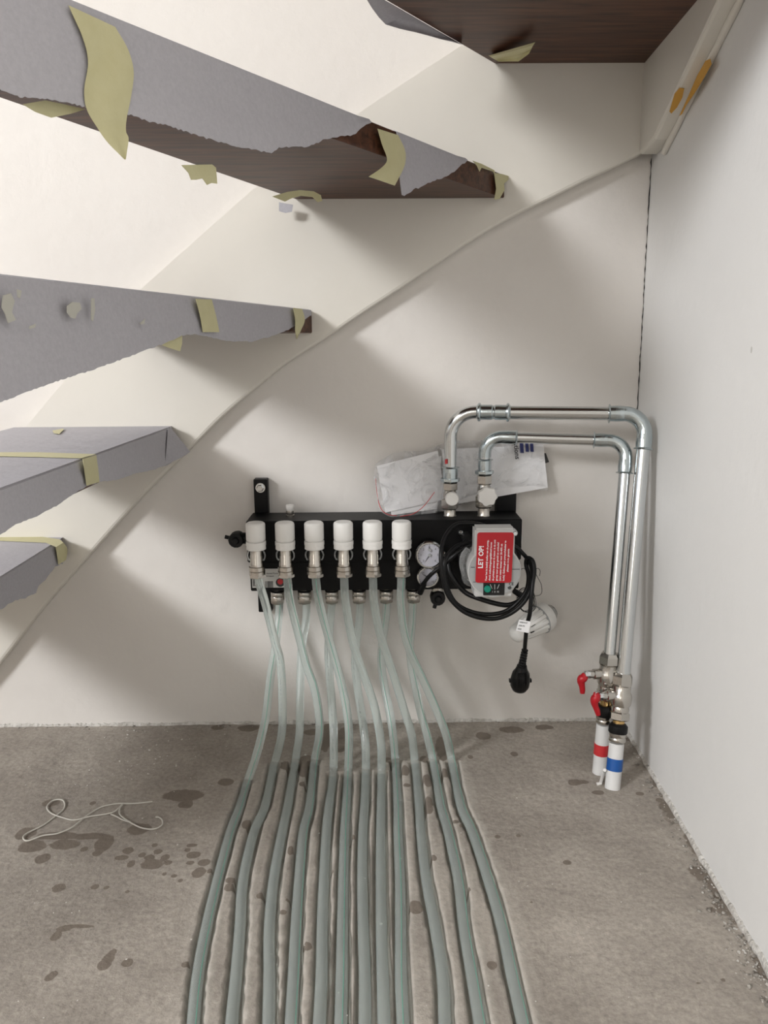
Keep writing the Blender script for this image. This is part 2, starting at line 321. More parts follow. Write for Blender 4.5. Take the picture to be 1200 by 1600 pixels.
# floor: fine grid with slots
ST = [(287,1243,32,9),(290,1257,12,6),(353,1222,12,6),(50,1323,22,10),(67,1342,12,8),(100,1320,24,8),(40,1302,16,10),(90,1306,34,6),(140,1307,34,5),(163,1318,14,14),(152,1333,8,5),(132,1327,6,4),(190,1340,11,4),(200,1329,9,5),(205,1350,6,6),(237,1350,17,8),(233,1340,8,5),(247,1330,7,4),(258,1339,7,5),(263,1347,7,4),(257,1365,4,3),(272,1368,5,3),(282,1375,4,3),(302,1335,11,6),(300,1320,9,3),(293,1327,5,3),(297,1347,7,3),(319,1347,10,6),(310,1363,11,8),(328,1361,4,4),(242,1320,5,3),(222,1336,6,4),(92,1388,11,7),(148,1386,7,4),(166,1387,5,3),(199,1393,4,3),(163,1507,11,9),(170,1497,9,9),(176,1488,6,6),(199,1504,9,7),(77,1528,8,6),(84,1522,7,5),(125,1447,26,3),(88,1463,8,8),(100,1452,12,4),(290,1507,7,5),(217,1295,18,9),(80,1255,14,6),(145,1255,5,3),(387,1288,10,7),(360,1376,9,5),(359,1387,9,6),(340,1137,10,4),(388,1138,16,5),(487,1144,14,5),(447,1196,10,7),(478,1190,12,11),(476,1205,11,9),(474,1225,7,4),(510,1150,9,25),(534,1156,10,20),(690,1170,9,20),(633,1204,7,8),(636,1227,6,3),(663,1186,7,6),(668,1219,8,10),(694,1208,9,7),(669,1253,8,8),(669,1264,8,8),(607,1188,6,4),(551,1308,5,4),(677,1341,6,5),(650,1418,12,11),(769,1508,9,7),(732,1391,4,4),(480,1479,8,7),(442,1426,6,4),(408,1399,8,5),(451,1406,5,3),(454,1329,5,7),(777,1308,5,3),(810,1306,4,3),(712,1284,5,3),(721,1290,4,3),(830,1409,3,2),(519,1363,3,3),(898,1222,11,5),(912,1221,9,3),(935,1239,10,4),(804,1178,6,4),(886,1348,7,4),(1047,1275,6,4),(1111,1422,7,5),(1130,1531,5,3),(1091,1537,4,2),(735,1183,5,3),(755,1150,12,6),(800,1140,20,5),(850,1136,15,4),(1000,1240,7,3),(1030,1250,6,3)]
X0, X1, Y0, Y1, ST_ = -1.05, corner.x+.05, -1.25, .02, .0032
nx = int((X1-X0)/ST_)+1; ny = int((Y1-Y0)/ST_)+1
gx, gy = np.meshgrid(np.linspace(X0, X1, nx), np.linspace(Y0, Y1, ny))
dmin = np.full(gx.shape, 9.0); side = np.zeros(gx.shape)
for fp in floorpaths:
    xs = np.interp(gy[:, 0], fp[::-1, 1], fp[::-1, 0], left=99, right=99)
    far = gy[:, 0] > fp[0, 1]; xs[far] = 99
    dd = gx-xs[:, None]; tang = np.gradient(xs, gy[:, 0]); tang[np.abs(tang) > 3] = 0
    dd = dd/np.sqrt(1+tang**2)[:, None]
    mk = np.abs(dd) < np.abs(dmin); dmin[mk] = dd[mk]
ad_ = np.abs(dmin); rng = np.random.RandomState(3)
def vnoise(x, y, s, seed):
    r = np.random.RandomState(seed); G = r.rand(64, 64); fx = (x*s) % 63; fy = (y*s) % 63
    i = fx.astype(int); j = fy.astype(int); u = fx-i; v = fy-j; u = u*u*(3-2*u); v = v*v*(3-2*v)
    return (G[i, j]*(1-u)*(1-v)+G[i+1, j]*u*(1-v)+G[i, j+1]*(1-u)*v+G[i+1, j+1]*u*v)
hw = .0088+.0022*(vnoise(gx, gy, 22, 1)-.3)
t = np.clip((hw+.0022-ad_)/.0032, 0, 1); gz = -.018*t*t*(3-2*t)
gz += .0016*np.exp(-((ad_-hw-.004)/.003)**2)*vnoise(gx, gy, 60, 2)*(dmin > 0)
gz += .0022*(vnoise(gx, gy, 14, 5)-.5)*(ad_ > .02)+.0010*(vnoise(gx, gy, 90, 6)-.5)
cut = np.clip(1.25-np.abs(ad_-hw)/.012, 0, 1)*(.5+.7*(dmin > 0))
cut = np.maximum(cut, .35*(ad_ < .03)*vnoise(gx, gy, 20, 9))
stain = np.full(gx.shape, -1.0)
for sx, sy, rx, ry in ST:
    p = onZ(sx, sy); a1 = (onZ(sx+rx, sy)-p).x; b1 = abs((onZ(sx, sy+ry)-onZ(sx, sy-ry)).y)/2
    q = np.sqrt(((gx-p.x)/a1)**2+((gy-p.y)/b1)**2); stain = np.maximum(stain, np.clip(1-q, -1, .6))
dr = -((gx-corner.x)*wn.x+(gy-corner.y)*wn.y)*-1
stain = np.maximum(stain, np.clip(.30-dr/.035+(vnoise(gx, gy, 30, 12)-.5)*1.1, -1, .12))
me = bpy.data.meshes.new('floor'); nv = nx*ny; me.vertices.add(nv)
me.vertices.foreach_set('co', np.stack([gx, gy, gz], -1).ravel().astype('f'))
ii, jj = np.meshgrid(np.arange(nx-1), np.arange(ny-1)); q0 = (jj*nx+ii).ravel(); quads = np.stack([q0, q0+1, q0+nx+1, q0+nx], -1)
nf_ = len(quads); me.loops.add(nf_*4); me.polygons.add(nf_); me.loops.foreach_set('vertex_index', quads.ravel().astype('i'))
me.polygons.foreach_set('loop_start', (np.arange(nf_)*4).astype('i')); me.update(calc_edges=True)
me.polygons.foreach_set('use_smooth', np.ones(nf_, dtype=bool))
for nm, arr in (('stain', stain), ('cut', cut)):
    at_ = me.attributes.new(nm, 'FLOAT', 'POINT'); at_.data.foreach_set('value', arr.ravel().astype('f'))
bm = bmesh.new(); bm.from_mesh(me)
for lo, hi in (((-3.0, -4.3, -.08), (X0, .1, 0)), ((X0, -4.3, -.08), (.9, Y0, 0))): box(bm, lo, hi)
bm.to_mesh(me); bm.free()
fo = bpy.data.objects.new('floor', me); C.objects.link(fo); me.materials.append(M['floor']); fo['kind'] = 'structure'

# rough plaster lips where the walls meet the screed
def lip(name, p0, p1, nrm, h0, m, seed, th=.004, step=.004):
    r = random.Random(seed); L0 = (p1-p0).length; n = int(L0/step); d = (p1-p0)/n; top = []; bm = bmesh.new(); rows = []
    for i in range(n+1):
        q = noise.noise(V((i*.06, seed, 0))); h = max(.002, h0*(1+.8*q)+r.uniform(-.0015, .0015)); t_ = th*(1+.7*noise.noise(V((i*.15, 7, seed))))
        b = p0+d*i
        rows.append([b+V((0, 0, -.004))+nrm*t_*1.1, b+V((0, 0, h*.5))+nrm*t_, b+V((0, 0, h))+nrm*t_*.55, b+V((0, 0, h+.0015))-nrm*.001])
    g_ = [[bm.verts.new(p) for p in rr] for rr in rows]
    for i in range(n):
        for j in range(3): bm.faces.new((g_[i][j], g_[i+1][j], g_[i+1][j+1], g_[i][j+1]))
    return struct(name, bm, m)
lip('trim_1', V((-1.0, 0, 0)), V((corner.x, 0, 0)), V((0, -1, 0)), .0045, 'lip', 2, th=.003)
lip('trim_2', corner, corner+wd*1.2, wn, .006, 'lip', 5, th=.004)

bm = bmesh.new(); r_ = random.Random(2); pts = []
for i in range(70): pts.append(V((corner.x, corner.y, .60+.43*i/69))+wn*(.0012+.0006*r_.uniform(-1, 1))+V((0, -.0012, 0)))
tube(bm, pts, [r_.uniform(.0002, .0011) for _ in pts], 5); struct('trim_3', bm, 'dgrey')
# ------------------------------------------------------------ stair strings
TS = .03
lowc = [(-160, 1215), (-60, 1105), (0, 1036), (60, 958), (130, 878), (215, 783), (300, 698), (350, 648), (400, 606), (450, 566), (510, 528), (560, 493), (620, 454), (680, 414), (740, 374), (800, 339), (860, 309), (920, 279), (965, 258), (1003, 240)]
upc = [(715, 75), (570, 170), (390, 300), (222, 450), (130, 560), (40, 668), (-60, 790), (-160, 912)]
Ys = -TS
poly = [onY(x, y, Ys) for x, y in lowc]; lw = [p for p in spline(poly, 4) if p.z > .003]; lw.insert(0, V((lw[0].x-.004, Ys, 0)))
cs = corner+wn*TS; sx_ = cs.x-.0                       # inner corner line of the two strings
topz = 1.75
up_ = [onY(x, y, Ys) for x, y in upc]; kx = lw[-1].x
dirU = (up_[0]-up_[1]).normalized(); q = up_[0]+dirU*((kx-up_[0].x)/dirU.x)
def slab(low, rest, dep, edge=.005):
    """board standing proud of the wall by dep (a vector off its face towards the wall); its lower edge is eased"""
    low = [V(p) for p in low]; rest = [V(p) for p in rest]; n = len(low); d = V(dep); nn = d.normalized(); ins = []
    for i in range(n):
        t_ = (low[min(i+1, n-1)]-low[max(i-1, 0)]).normalized(); u_ = nn.cross(t_); u_ = u_ if u_.z > 0 else -u_; ins.append(u_)
    rows = [[p+d for p in low], [p+nn*edge for p in low], [p+nn*edge*.3+ins[i]*edge*.3 for i, p in enumerate(low)], [p+ins[i]*edge for i, p in enumerate(low)]]
    bm = bmesh.new(); g_ = [[bm.verts.new(p) for p in r_] for r_ in rows]
    for r_, q_ in zip(g_, g_[1:]):
        for i in range(n-1): bm.faces.new((r_[i], r_[i+1], q_[i+1], q_[i]))
    fr_ = [bm.verts.new(p) for p in rest]; bk_ = [bm.verts.new(p+d) for p in rest]
    f = bm.faces.new(g_[3]+fr_); bf = bm.faces.new((g_[0]+bk_)[::-1]); chain_f = [g_[3][-1]]+fr_+[g_[3][0]]; chain_b = [g_[0][-1]]+bk_+[g_[0][0]]
    for i in range(len(chain_f)-1): bm.faces.new((chain_f[i], chain_f[i+1], chain_b[i+1], chain_b[i]))
    f.normal_update(); bf.normal_update(); bmesh.ops.triangulate(bm, faces=[f, bf]); return bm
bm = slab(lw, [V((kx, Ys, q.z))]+up_, (0, TS-.0005, 0))
tg = obj('stair_stringer', bm, 'string', smooth=False)
tag(tg, 'cream painted curved stair stringer running diagonally up along the back wall', 'stair stringer')
# right string
r0 = onR(1012, 237, TS); r1 = onR(1095, 60, TS); rd = (r1-r0).normalized()
lowR = [lw[-1]*1.0+V((.0015, 0, 0)), r0+rd*.02, r0+rd*.9]
lowR[0] = V((kx+.001, Ys, lw[-1].z)); uph = .42
def along(s, z): p = corner+wn*TS+wd*s; return V((p.x, p.y, z))
s1 = (r0+rd*.9-corner).dot(wd)
pl_ = [along(TS+.0006, lw[-1].z-.001)]+[r0+rd*(.03+.87*i/20) for i in range(21)]
bm = slab(pl_, [along(s1, (r0+rd*.9).z+uph), along(TS+.0006, lw[-1].z+uph+.12)], -wn*(TS-.001))
rs = obj('stair_stringer', bm, 'string', smooth=False)
tag(rs, 'cream stair stringer climbing the right wall, ochre paint smears on its underside', 'stair stringer')
un = rd.cross(wn).normalized(); un = un if un.z < 0 else -un
sub('paint_smear', 'orange', [(1050,160),(1054,146),(1062,137),(1069,138),(1066,152),(1058,167),(1049,177),(1046,174)], r0, un, .001, rs)
sub('paint_smear', 'orange', [(1076,150),(1090,118),(1103,95),(1110,92),(1112,100),(1100,122),(1086,145),(1072,165),(1066,178),(1062,181)], corner, wn, .0105, rs)
# filler bead where the right string meets the wall
bm = bmesh.new(); bead = []
for i in range(40):
    p = r0+rd*(.9*i/39); p = p-wn*(TS-.004)+un*.002+V((0, 0, .0015*noise.noise(V((i*.5, 0, 0))))); bead.append(p)
tube(bm, bead, [.005+.002*noise.noise(V((i*.4, 3, 0))) for i in range(40)], 10); obj('filler_bead', bm, 'string', rs)

# ------------------------------------------------------------ stair treads
def planep(o, z): return V((o[0], o[1], z))
class Tread: pass
def tread(label, plan, zt, th, rear):
    """plan: outline; rear: (a, b) plan points of the long edge that faces the viewer"""
    T = Tread(); cx = sum(p[0] for p in plan)/len(plan); cy = sum(p[1] for p in plan)/len(plan)
    T.root = thing('stair_tread', label, 'stair tread', (cx, cy, zt-th), 'winder treads of the staircase')
    bm = PR([V((x, y, zt-th)) for x, y in plan], (0, 0, th)); T.board = obj('board', bm, 'wood', T.root, smooth=False)
    bv = T.board.modifiers.new('b', 'BEVEL'); bv.width = .003; bv.segments = 2; bv.limit_method = 'ANGLE'
    a = V((*rear[0], zt)); b = V((*rear[1], zt)); d = (b-a).normalized(); n = d.cross(V((0, 0, 1)))
    if n.dot(EYE-a) < 0: n = -n
    T.a, T.b, T.d, T.n, T.zt, T.th, T.plan = a, b, d, n, zt, th, plan
    return T
def facepaper(T, upper, lower, x0, x1, name='covering_paper', off=.0025, step=4.0, topflap=.12, curl=.004, jag=1.6, seed=1, toprow=None):
    """paper folded over the edge facing the viewer and hanging down to a torn lower edge"""
    r = random.Random(seed); lx = [p[0] for p in lower]; ly = [p[1] for p in lower]; rows = []
    n = int((x1-x0)/step)+1; pl = T.a+T.n*off
    inw = -T.n
    for i in range(n+1):
        x = x0+(x1-x0)*i/n
        # upper: point on top edge of the board (line a-b)
        dd = onP(x, 400, pl, T.n); yb = np.interp(x, lx, ly)+r.uniform(-jag, jag)
        lo = onP(x, yb, pl, T.n)
        s = (lo-T.a).dot(T.d); top = T.a+T.d*s+T.n*off; top.z = T.zt+.0012
        # keep the column on the same picture column by sliding along the edge
        for _ in range(3):
            q = top-EYE; px = 600+F*q.dot(rt)/q.dot(fw); q2 = top+T.d*.001-EYE; px2 = 600+F*q2.dot(rt)/q2.dot(fw)
            top = top+T.d*.001*(x-px)/(px2-px) if abs(px2-px) > 1e-6 else top
        col = [top+inw*topflap, top+inw*topflap*.5, top+inw*.004]
        col.append(top+V((0, 0, -.002)))
        K = 9
        for k in range(1, K+1):
            f = k/K; p = top.lerp(lo, f); dz = T.zt-p.z
            wob = curl*(noise.noise(V((p.x*9+seed, p.y*9, p.z*9)))*1.0+.6)*min(1, f*1.5)
            if dz > T.th: wob += (dz-T.th)*.10
            col.append(p+T.n*max(0, wob)*(.5+.5*f))
        rows.append(col)
    bm = bmesh.new(); sheet(bm, rows, .0006); return obj(name, bm, 'paper', T.root)
ZB = .998
nw = (-.40, -.90)
# A: the highest, wraps into the corner; seen from below
TA = tread('dark wooden winder tread at the top of the picture fitting into the corner', [(.197, -TS+.0004), (corner.x-TS+.002, -TS+.0004), (corner.x-TS-.02, -.62), (-.28, -.80), (-.33, -.74)], 1.207, .038, ((.197, -TS), (-.33, -.74)))
TB = tread('long tread with torn grey paper and yellow tape, dark underside showing, second from top', [(-.133, -TS+.0004), (.219, -TS+.0004), (-.375, -.905), (-.43, -.86), (-.43, -.72)], ZB, .036, ((.219, -TS), (-.375, -.905)))
TC = tread('tread wrapped in grey paper ending in middle of left wall, third from top', [(-.42, -TS+.0004), (-.109, -TS+.0004), (-.375, -.86), (-.46, -.86)], .781, .038, ((-.109, -TS), (-.375, -.86)))
TD = tread('tread wrapped in grey paper with its top face visible, fourth from top', [(-.64, -TS+.0004), (-.362, -TS+.0004), (-.372, -.84), (-.56, -.84)], .583, .038, ((-.362, -TS), (-.372, -.84)))
TE = tread('lowest visible tread at the left edge, grey paper over yellow taped edge', [(-.86, -TS+.0004), (-.571, -TS+.0004), (-.560, -.80), (-.84, -.80)], .383, .038, ((-.571, -TS), (-.560, -.80)))
for T in (TA, TB, TC, TD, TE): pass
def topsheet(T, inset=.0):
    """paper lying on the whole upper face"""
    bm = PR([V((x, y, T.zt+.0006)) for x, y in T.plan], (0, 0, .0007)); return obj('covering_paper', bm, 'paper', T.root, smooth=False)
# B paper
PB = lambda *pts, o=.006, name='masking_tape', m='tape': sub(name, m, pts, TB.a, TB.n, o, TB.root)
facepaper(TB, None, [(-200,80),(0,145),(21,154),(70,157),(115,166),(133,171),(199,182),(224,192),(245,196),(297,213),(346,227),(419,241),(427,232),(473,231),(480,226),(496,224),(500,218),(526,215),(553,211),(559,203),(565,199),(569,195),(577,193)], -150, 577, seed=2)
facepaper(TB, None, [(619,306),(624,307),(645,295),(655,293),(658,288),(684,280),(703,272),(718,259),(727,251)], 620, 727, seed=3, curl=.006)
def bentstrip(T, left, right, m='tape', name='masking_tape', off=.006, out=0.0, bend=0.0, n=6):
    """tape strip between two picture outlines, on the face plane, its tail bending outwards"""
    A_ = spline([V((x, y, 0)) for x, y in left], n); B2 = spline([V((x, y, 0)) for x, y in right], n); k = min(len(A_), len(B2)); rows = []
    for i in range(k):
        f = i/(k-1); a_ = A_[round(i*(len(A_)-1)/(k-1))]; b2 = B2[round(i*(len(B2)-1)/(k-1))]; o_ = off+out*f+bend*f*f; row = []
        for j in range(5):
            q_ = a_.lerp(b2, j/4); row.append(onP(q_.x, q_.y, T.a+T.n*(o_+.0008*math.sin(j*2+f*6)), T.n))
        rows.append(row)
    bm = bmesh.new(); sheet(bm, rows, .0004); return obj(name, bm, m, T.root)
bentstrip(TB, [(107,8),(130,60),(138,98),(132,140),(136,171),(152,199),(168,222),(193,248)], [(180,42),(200,77),(209,112),(205,150),(198,185),(197,205),(201,218),(196,249)], off=.007, bend=.012)
bentstrip(TB, [(590,201),(597,225),(605,249),(596,262),(576,276)], [(622,211),(632,232),(634,246),(631,262),(617,290)], off=.008, bend=.004)
PB((283,258),(331,257),(337,262),(339,287),(330,286),(323,289),(316,279),(306,281),(298,281),(294,270), o=-.02)
PB((35,163),(70,157),(100,163),(133,171),(110,178),(80,184),(55,175), o=-.004)
PB((425,307),(448,300),(468,297),(490,299),(501,305),(503,314),(496,316),(488,308),(470,306),(455,310),(445,315), o=-.12)
PB((738,251),(745,259),(749,268),(752,262),(770,268),(774,274),(772,266),(752,256), o=.004)
PB((772,270),(784,272),(794,275),(794,281),(787,287),(788,297),(780,311),(772,312),(775,295), o=.004)
# small loose paper scrap at wall below the nose of B
o = sub('covering_paper', 'paper', [(436,316),(458,320),(456,331),(446,333),(436,330)], V((0, -.055, 0)), (0, -1, 0), 0, TB.root)
# C paper and tapes
PCf = lambda *pts, o=.006, name='masking_tape', m='tape': sub(name, m, pts, TC.a, TC.n, o, TC.root)
facepaper(TC, None, [(-200,700),(0,623),(39,609),(80,595),(130,580),(173,565),(208,552),(251,537),(282,524),(303,522),(329,528),(360,533.5),(390,533.5),(416,527),(451,515),(468,504),(486,492)], -150, 486, seed=5, curl=.003, jag=1.0)
bentstrip(TC, [(306,467),(313,495),(317,519)], [(331,468),(338,495),(343,519)], off=.010)
bentstrip(TC, [(458,481),(461,500),(461,516),(463,529)], [(472,483),(476,500),(470,516),(464,530)], off=.009)
PCf((249,538),(284,523),(284,536),(281,549),(262,543), o=.001)
for pts in ([(4,462),(16,458),(22,470),(18,488),(24,500),(12,505),(8,492),(2,480)],[(26,452),(33,454),(31,466),(27,464)],[(104,478),(112,472),(124,473),(127,482),(120,490),(117,498),(110,496),(104,488)],[(142,466),(147,466),(148,484),(145,502),(142,500)],[(45,510),(55,506),(54,512),(46,514)],[(218,505),(226,498),(225,506),(220,507)]):
    PCf(*pts, o=.0115, name='paint_splash', m='paint')
# D
PD = lambda *pts, o=.006, name='masking_tape', m='tape': sub(name, m, pts, TD.a, TD.n, o, TD.root)
facepaper(TD, None, [(-200,930),(0,834),(17,821),(51,807),(85,790),(122,765),(136,759),(153,753),(181,750),(204,742),(255,728),(266,722)], -150, 266, seed=8, curl=.003, jag=.8, topflap=.20)
topsheet(TD)
# loose end flap of the paper at the wall
rows = []
for i in range(9):
    f = i/8; t0 = V((TD.a.x-.0+0*f, -.043, TD.zt+.001)); base_ = onY(297, 706, -.043)
    a_ = V((TD.a.x, -.043-.03*0, TD.zt+.001)).lerp(base_, f); b2 = onP(262, 669, TD.a+TD.n*.004, TD.n).lerp(onP(258, 726, TD.a+TD.n*.006, TD.n), f)
    rows.append([a_.lerp(b2, j/6)+TD.n*.004*math.sin(j/6*math.pi) for j in range(7)])
bm = bmesh.new(); sheet(bm, rows, .0005); obj('covering_paper', bm, 'paper', TD.root)
bentstrip(TD, [(129,717),(132,738),(135,759)], [(150,711),(153,733),(155,753)], off=.009)
def ontop(T, pts, o=.0022, name='masking_tape', m='tape'):
    return obj(name, PR([onZ(x, y, T.zt+o) for x, y in pts], (0, 0, .0004)), m, T.root, smooth=False)
ontop(TD, [(-60,707),(-60,714),(0,713),(60,714),(128,716),(150,710),(60,707)])
ontop(TD, [(82,673),(98,670),(100,671),(93,678),(84,677)], .003)
# E
facepaper(TE, None, [(-200,1030),(0,953),(17,940),(34,935),(52,929),(57,918),(68,906),(85,886),(96,881)], -150, 97, seed=9, curl=.002, jag=1.5, topflap=.2)
topsheet(TE)
bentstrip(TE, [(87,855),(89,868),(91,882)], [(99,848),(105,858),(103,875)], off=.008)
ontop(TE, [(-60,837),(0,838),(60,838),(93,843),(99,848),(88,855),(72,848),(0,845),(-60,845)])
# A paper curling out past the far edge, and the torn tape
rows = []
for i in range(13):
    f = i/12; e1 = V((720+(560-720)*f, 69+(-23-69)*f, 0)); lo_ = [(722,69),(700,63),(685,60),(660,52),(630,46),(603,38),(590,25),(578,8),(570,-8),(562,-20),(556,-30)]
    k = f*(len(lo_)-1); i0 = min(int(k), len(lo_)-2); u_ = k-i0; o2 = V((lo_[i0][0]*(1-u_)+lo_[i0+1][0]*u_, lo_[i0][1]*(1-u_)+lo_[i0+1][1]*u_, 0))
    rows.append([onZ(*(e1.lerp(o2, j/6)).xy, 1.172-.012*(j/6)**2+.004*math.sin(i*1.1)*(j/6)) for j in range(7)])
bm = bmesh.new(); sheet(bm, rows, .0006); obj('covering_paper', bm, 'paper', TA.root)
rows = []
for i in range(8):
    f = i/7; a_ = V((763, 87, 0)).lerp(V((836, 66, 0)), f); b2 = V((778, 96, 0)).lerp(V((815, 96, 0)) if f < .99 else V((826, 84, 0)), f)
    rows.append([onZ(*(a_.lerp(b2, j/5)).xy, 1.166-.012*f-.003*math.sin(j*1.5)) for j in range(6)])
bm = bmesh.new(); sheet(bm, rows, .0004); obj('masking_tape', bm, 'tape', TA.root)

# ------------------------------------------------------------ heating manifold
YFR = -.098; YBK = -.022
tl = onY(384, 815, YFR); tr_ = onY(816, 811, YFR); zt = (tl.z+tr_.z)/2; zb = onY(500, 924, YFR).z
x0, x1 = tl.x, tr_.x
mani = thing('heating_manifold', 'black six-loop underfloor heating manifold with white caps on the back wall', 'heating manifold', ((x0+x1)/2, 0, zb))
zs = onY(500, 878, YFR).z
h = obj('housing', B_((x0, YFR, zs), (x1, YBK, zt)), 'black', mani, smooth=False, bevel=.0015)
obj('lower_housing', B_((x0+.003, YFR+.005, zb), (x1-.002, YBK, zs-.0005)), 'black', mani, smooth=False, bevel=.0012)
def brk(xa, xb, ya, yb):
    a_ = onY(xa, ya, -.02); b2 = onY(xb, yb, -.02); br = obj('mounting_bracket', B_((a_.x, -.0215, b2.z), (b2.x, -.0005, a_.z)), 'black', mani, smooth=False, bevel=.001); return br
b1 = brk(396, 425, 749, 956); b2 = brk(776, 803, 765, 915)
c_ = onY(407, 762, -.022)
bo = obj('bolt', L_(c_+V((0, .003, 0)), c_+V((0, -.0022, 0)), [(0, .0095), (1, .0088)], seg=24), 'zinc', b1)
lathe_ = L_(c_+V((0, -.002, 0)), c_+V((0, -.007, 0)), [(0, .0068), (.8, .0068), (1, .0055)], seg=6); obj('bolt_head', lathe_, 'zinc', b1, smooth=False)
for (x, y, r) in ((720, 832, .0055), (733, 847, .004), (693, 865, .006)):
    c_ = onY(x, y, YFR); obj('bolt', L_(c_, c_+V((0, -.008, 0)), [(0, r), (.3, r), (.7, r*.8), (1, r*.3)], seg=12), 'zinc', mani)
# thermostatic valve with parts, built once, then copied
capx = [399.5, 446, 491, 537, 582, 627.5]
def vz(y): return onY(537, y, YF).z
pc = onY(399.5, 835, YF); X_0 = pc.x; dX = (onY(627.5, 835, YF).x-pc.x)/5
def at_(z): return V((X_0, YF, z))
def seg(ya, yb, prof, **k): return L_(at_(vz(ya)), at_(vz(yb)), prof, **k)
vb = bmesh.new()
lathe(vb, at_(vz(856)), at_(vz(884)), [(0, .0095), (.1, .0102), (.35, .0102), (.4, .011), (.75, .011), (.8, .0118), (1, .0118)], seg=28)
lathe(vb, at_(vz(868)), at_(vz(868))+V((0, .05, 0)), [(0, .009), (1, .009)], seg=20)
valve = obj('thermostatic_valve', vb, 'nickel', mani)
def knurl(ya, yb, r, n=48, dep=.0005, top=True):
    b = bmesh.new(); u0 = at_(vz(ya)); u1 = at_(vz(yb)); rings = []
    for t_, k in ((0, .0), (.0, .82), (.05, .95), (.13, 1), (.95, 1), (1, .98)):
        c = u0.lerp(u1, t_); rings.append([b.verts.new(c+V((math.cos(2*math.pi*i/n), math.sin(2*math.pi*i/n), 0))*(r*k-(dep if i % 2 and k > .9 else 0))) for i in range(n)])
    for p, q in zip(rings, rings[1:]):
        for i in range(n): b.faces.new((p[i], p[(i+1) % n], q[(i+1) % n], q[i]))
    b.faces.new(rings[-1]); bmesh.ops.remove_doubles(b, verts=b.verts, dist=1e-6); return b
obj('cap', knurl(815, 842.3, .0164), 'white', valve)
obj('cap_collar', seg(843.3, 857, [(-.09, .0138), (.05, .0138), (.09, .0168), (.5, .0168), (.52, .0162), (.95, .0165), (1, .0155)], seg=40), 'white', valve)
nb_ = bmesh.new(); lathe(nb_, at_(vz(883)), at_(vz(896)), [(0, .0122), (.05, .0137), (.5, .0138), (.55, .0126), (.62, .0138), (1, .0138)], seg=36)
lathe(nb_, at_(vz(895.5)), at_(vz(901)), [(0, .0150), (.7, .0150), (1, .0125)], seg=6, ph=.3); obj('compression_nut', nb_, 'nickel', valve)
for s in (-1, 1):
    cb = bmesh.new(); tube(cb, spline([at_(vz(857))+V((s*.011, -.004, 0)), at_(vz(863))+V((s*.0145, -.004, 0)), at_(vz(869))+V((s*.0145, -.003, 0)), at_(vz(874))+V((s*.0115, -.003, 0))], 5), .0013, 8); obj('clip', cb, 'clear', valve)
def copy_part(o, dx, parent=None, lab=None):
    c = o.copy(); C.objects.link(c)
    if parent is not None: c.parent = parent
    if dx is not None: c.location = o.location+V(dx)
    for ch in list(o.children):
        k = ch.copy(); C.objects.link(k); k.parent = c
    return c
for i in range(1, 6): copy_part(valve, (dX*i, 0, 0))
# lower row of connectors
bx = [433.5, 476.3, 519.5, 562, 603.5, 646]
p0 = onY(433.5, 932, YB); dB = (onY(646, 932, YB).x-p0.x)/5
def az(y): return V((p0.x, YB, onY(540, y, YB).z))
zbt = V((p0.x, YB, zb-.0001))
cn = bmesh.new(); lathe(cn, az(923), az(935), [(0, .0120), (.1, .0127), (.5, .0129), (.55, .0124), (.62, .0129), (1, .0129)], seg=36)
lathe(cn, az(934.5), az(941.5), [(0, .0133), (.7, .0133), (1, .0115)], seg=6, ph=.5)
lathe(cn, zbt+V((0, 0, .004)), az(924), [(0, .008), (1, .008)], seg=20)
con = obj('return_connector', cn, 'nickel', mani)
obj('seal_ring', L_(az(921), az(923.4), [(0, .0118), (.3, .0128), (.7, .0128), (1, .0118)], seg=28), 'rubber', con)
for i in range(1, 6): copy_part(con, (dB*i, 0, 0))
# drain caps
def drain(cx, cy, Y, r, name='drain_cap', lug=(-1, -.3)):
    c = onY(cx, cy, Y); b = bmesh.new()
    lathe(b, c+V((0, .03, 0)), c, [(0, r*.85), (.3, r*.9), (.35, r), (.9, r), (1, r*.9)], seg=14)
    lathe(b, c, c+V((0, -.005, 0)), [(0, r*.5), (1, r*.35)], seg=12)
    d = V((lug[0], 0, lug[1])).normalized(); tube(b, [c+V((0, .01, 0)), c+V((0, .01, 0))+d*(r+.007)], .0035, 8)
    o = obj(name, b, 'rubber', mani); return o, c
o, c = drain(368, 845, -.10, .0135, lug=(-1, .25))
obj('drain_stub', cyl(V((c.x, -.085, c.z+.001)), V((x0+.004, -.085, c.z+.001)), .010), 'black', mani)
o, c = drain(684.5, 936, -.10, .0135, lug=(-.3, -1))
obj('drain_stub', cyl(V((c.x, -.085, c.z)), V((c.x, -.085, zb+.003)), .010), 'nickel', mani)
c = onY(813, 842, -.06); c.x = x1
obj('end_plug', L_(c+V((-.001, 0, 0)), c+V((.006, 0, 0)), [(0, .018), (.5, .017), (1, .010)], seg=28), 'white', mani)
c = onY(391, 848, -.07); c.x = x0
obj('end_plug', L_(c+V((.001, 0, 0)), c+V((-.004, 0, 0)), [(0, .013), (1, .012)], seg=20), 'nickel', mani)
# vent on top, small white cap
c = onY(453.5, 806, -.055); c.z = zt-.001
vt = obj('air_vent', L_(c, c+V((0, 0, .012)), [(0, .0075), (.3, .0075), (.35, .0065), (.7, .007), (1, .0065)], seg=18), 'nickel', mani)
obj('vent_cap', L_(c+V((0, 0, .0115)), c+V((0, 0, .0215)), [(0, .0072), (.1, .0078), (.85, .0078), (1, .0068)], seg=24), 'white', mani)
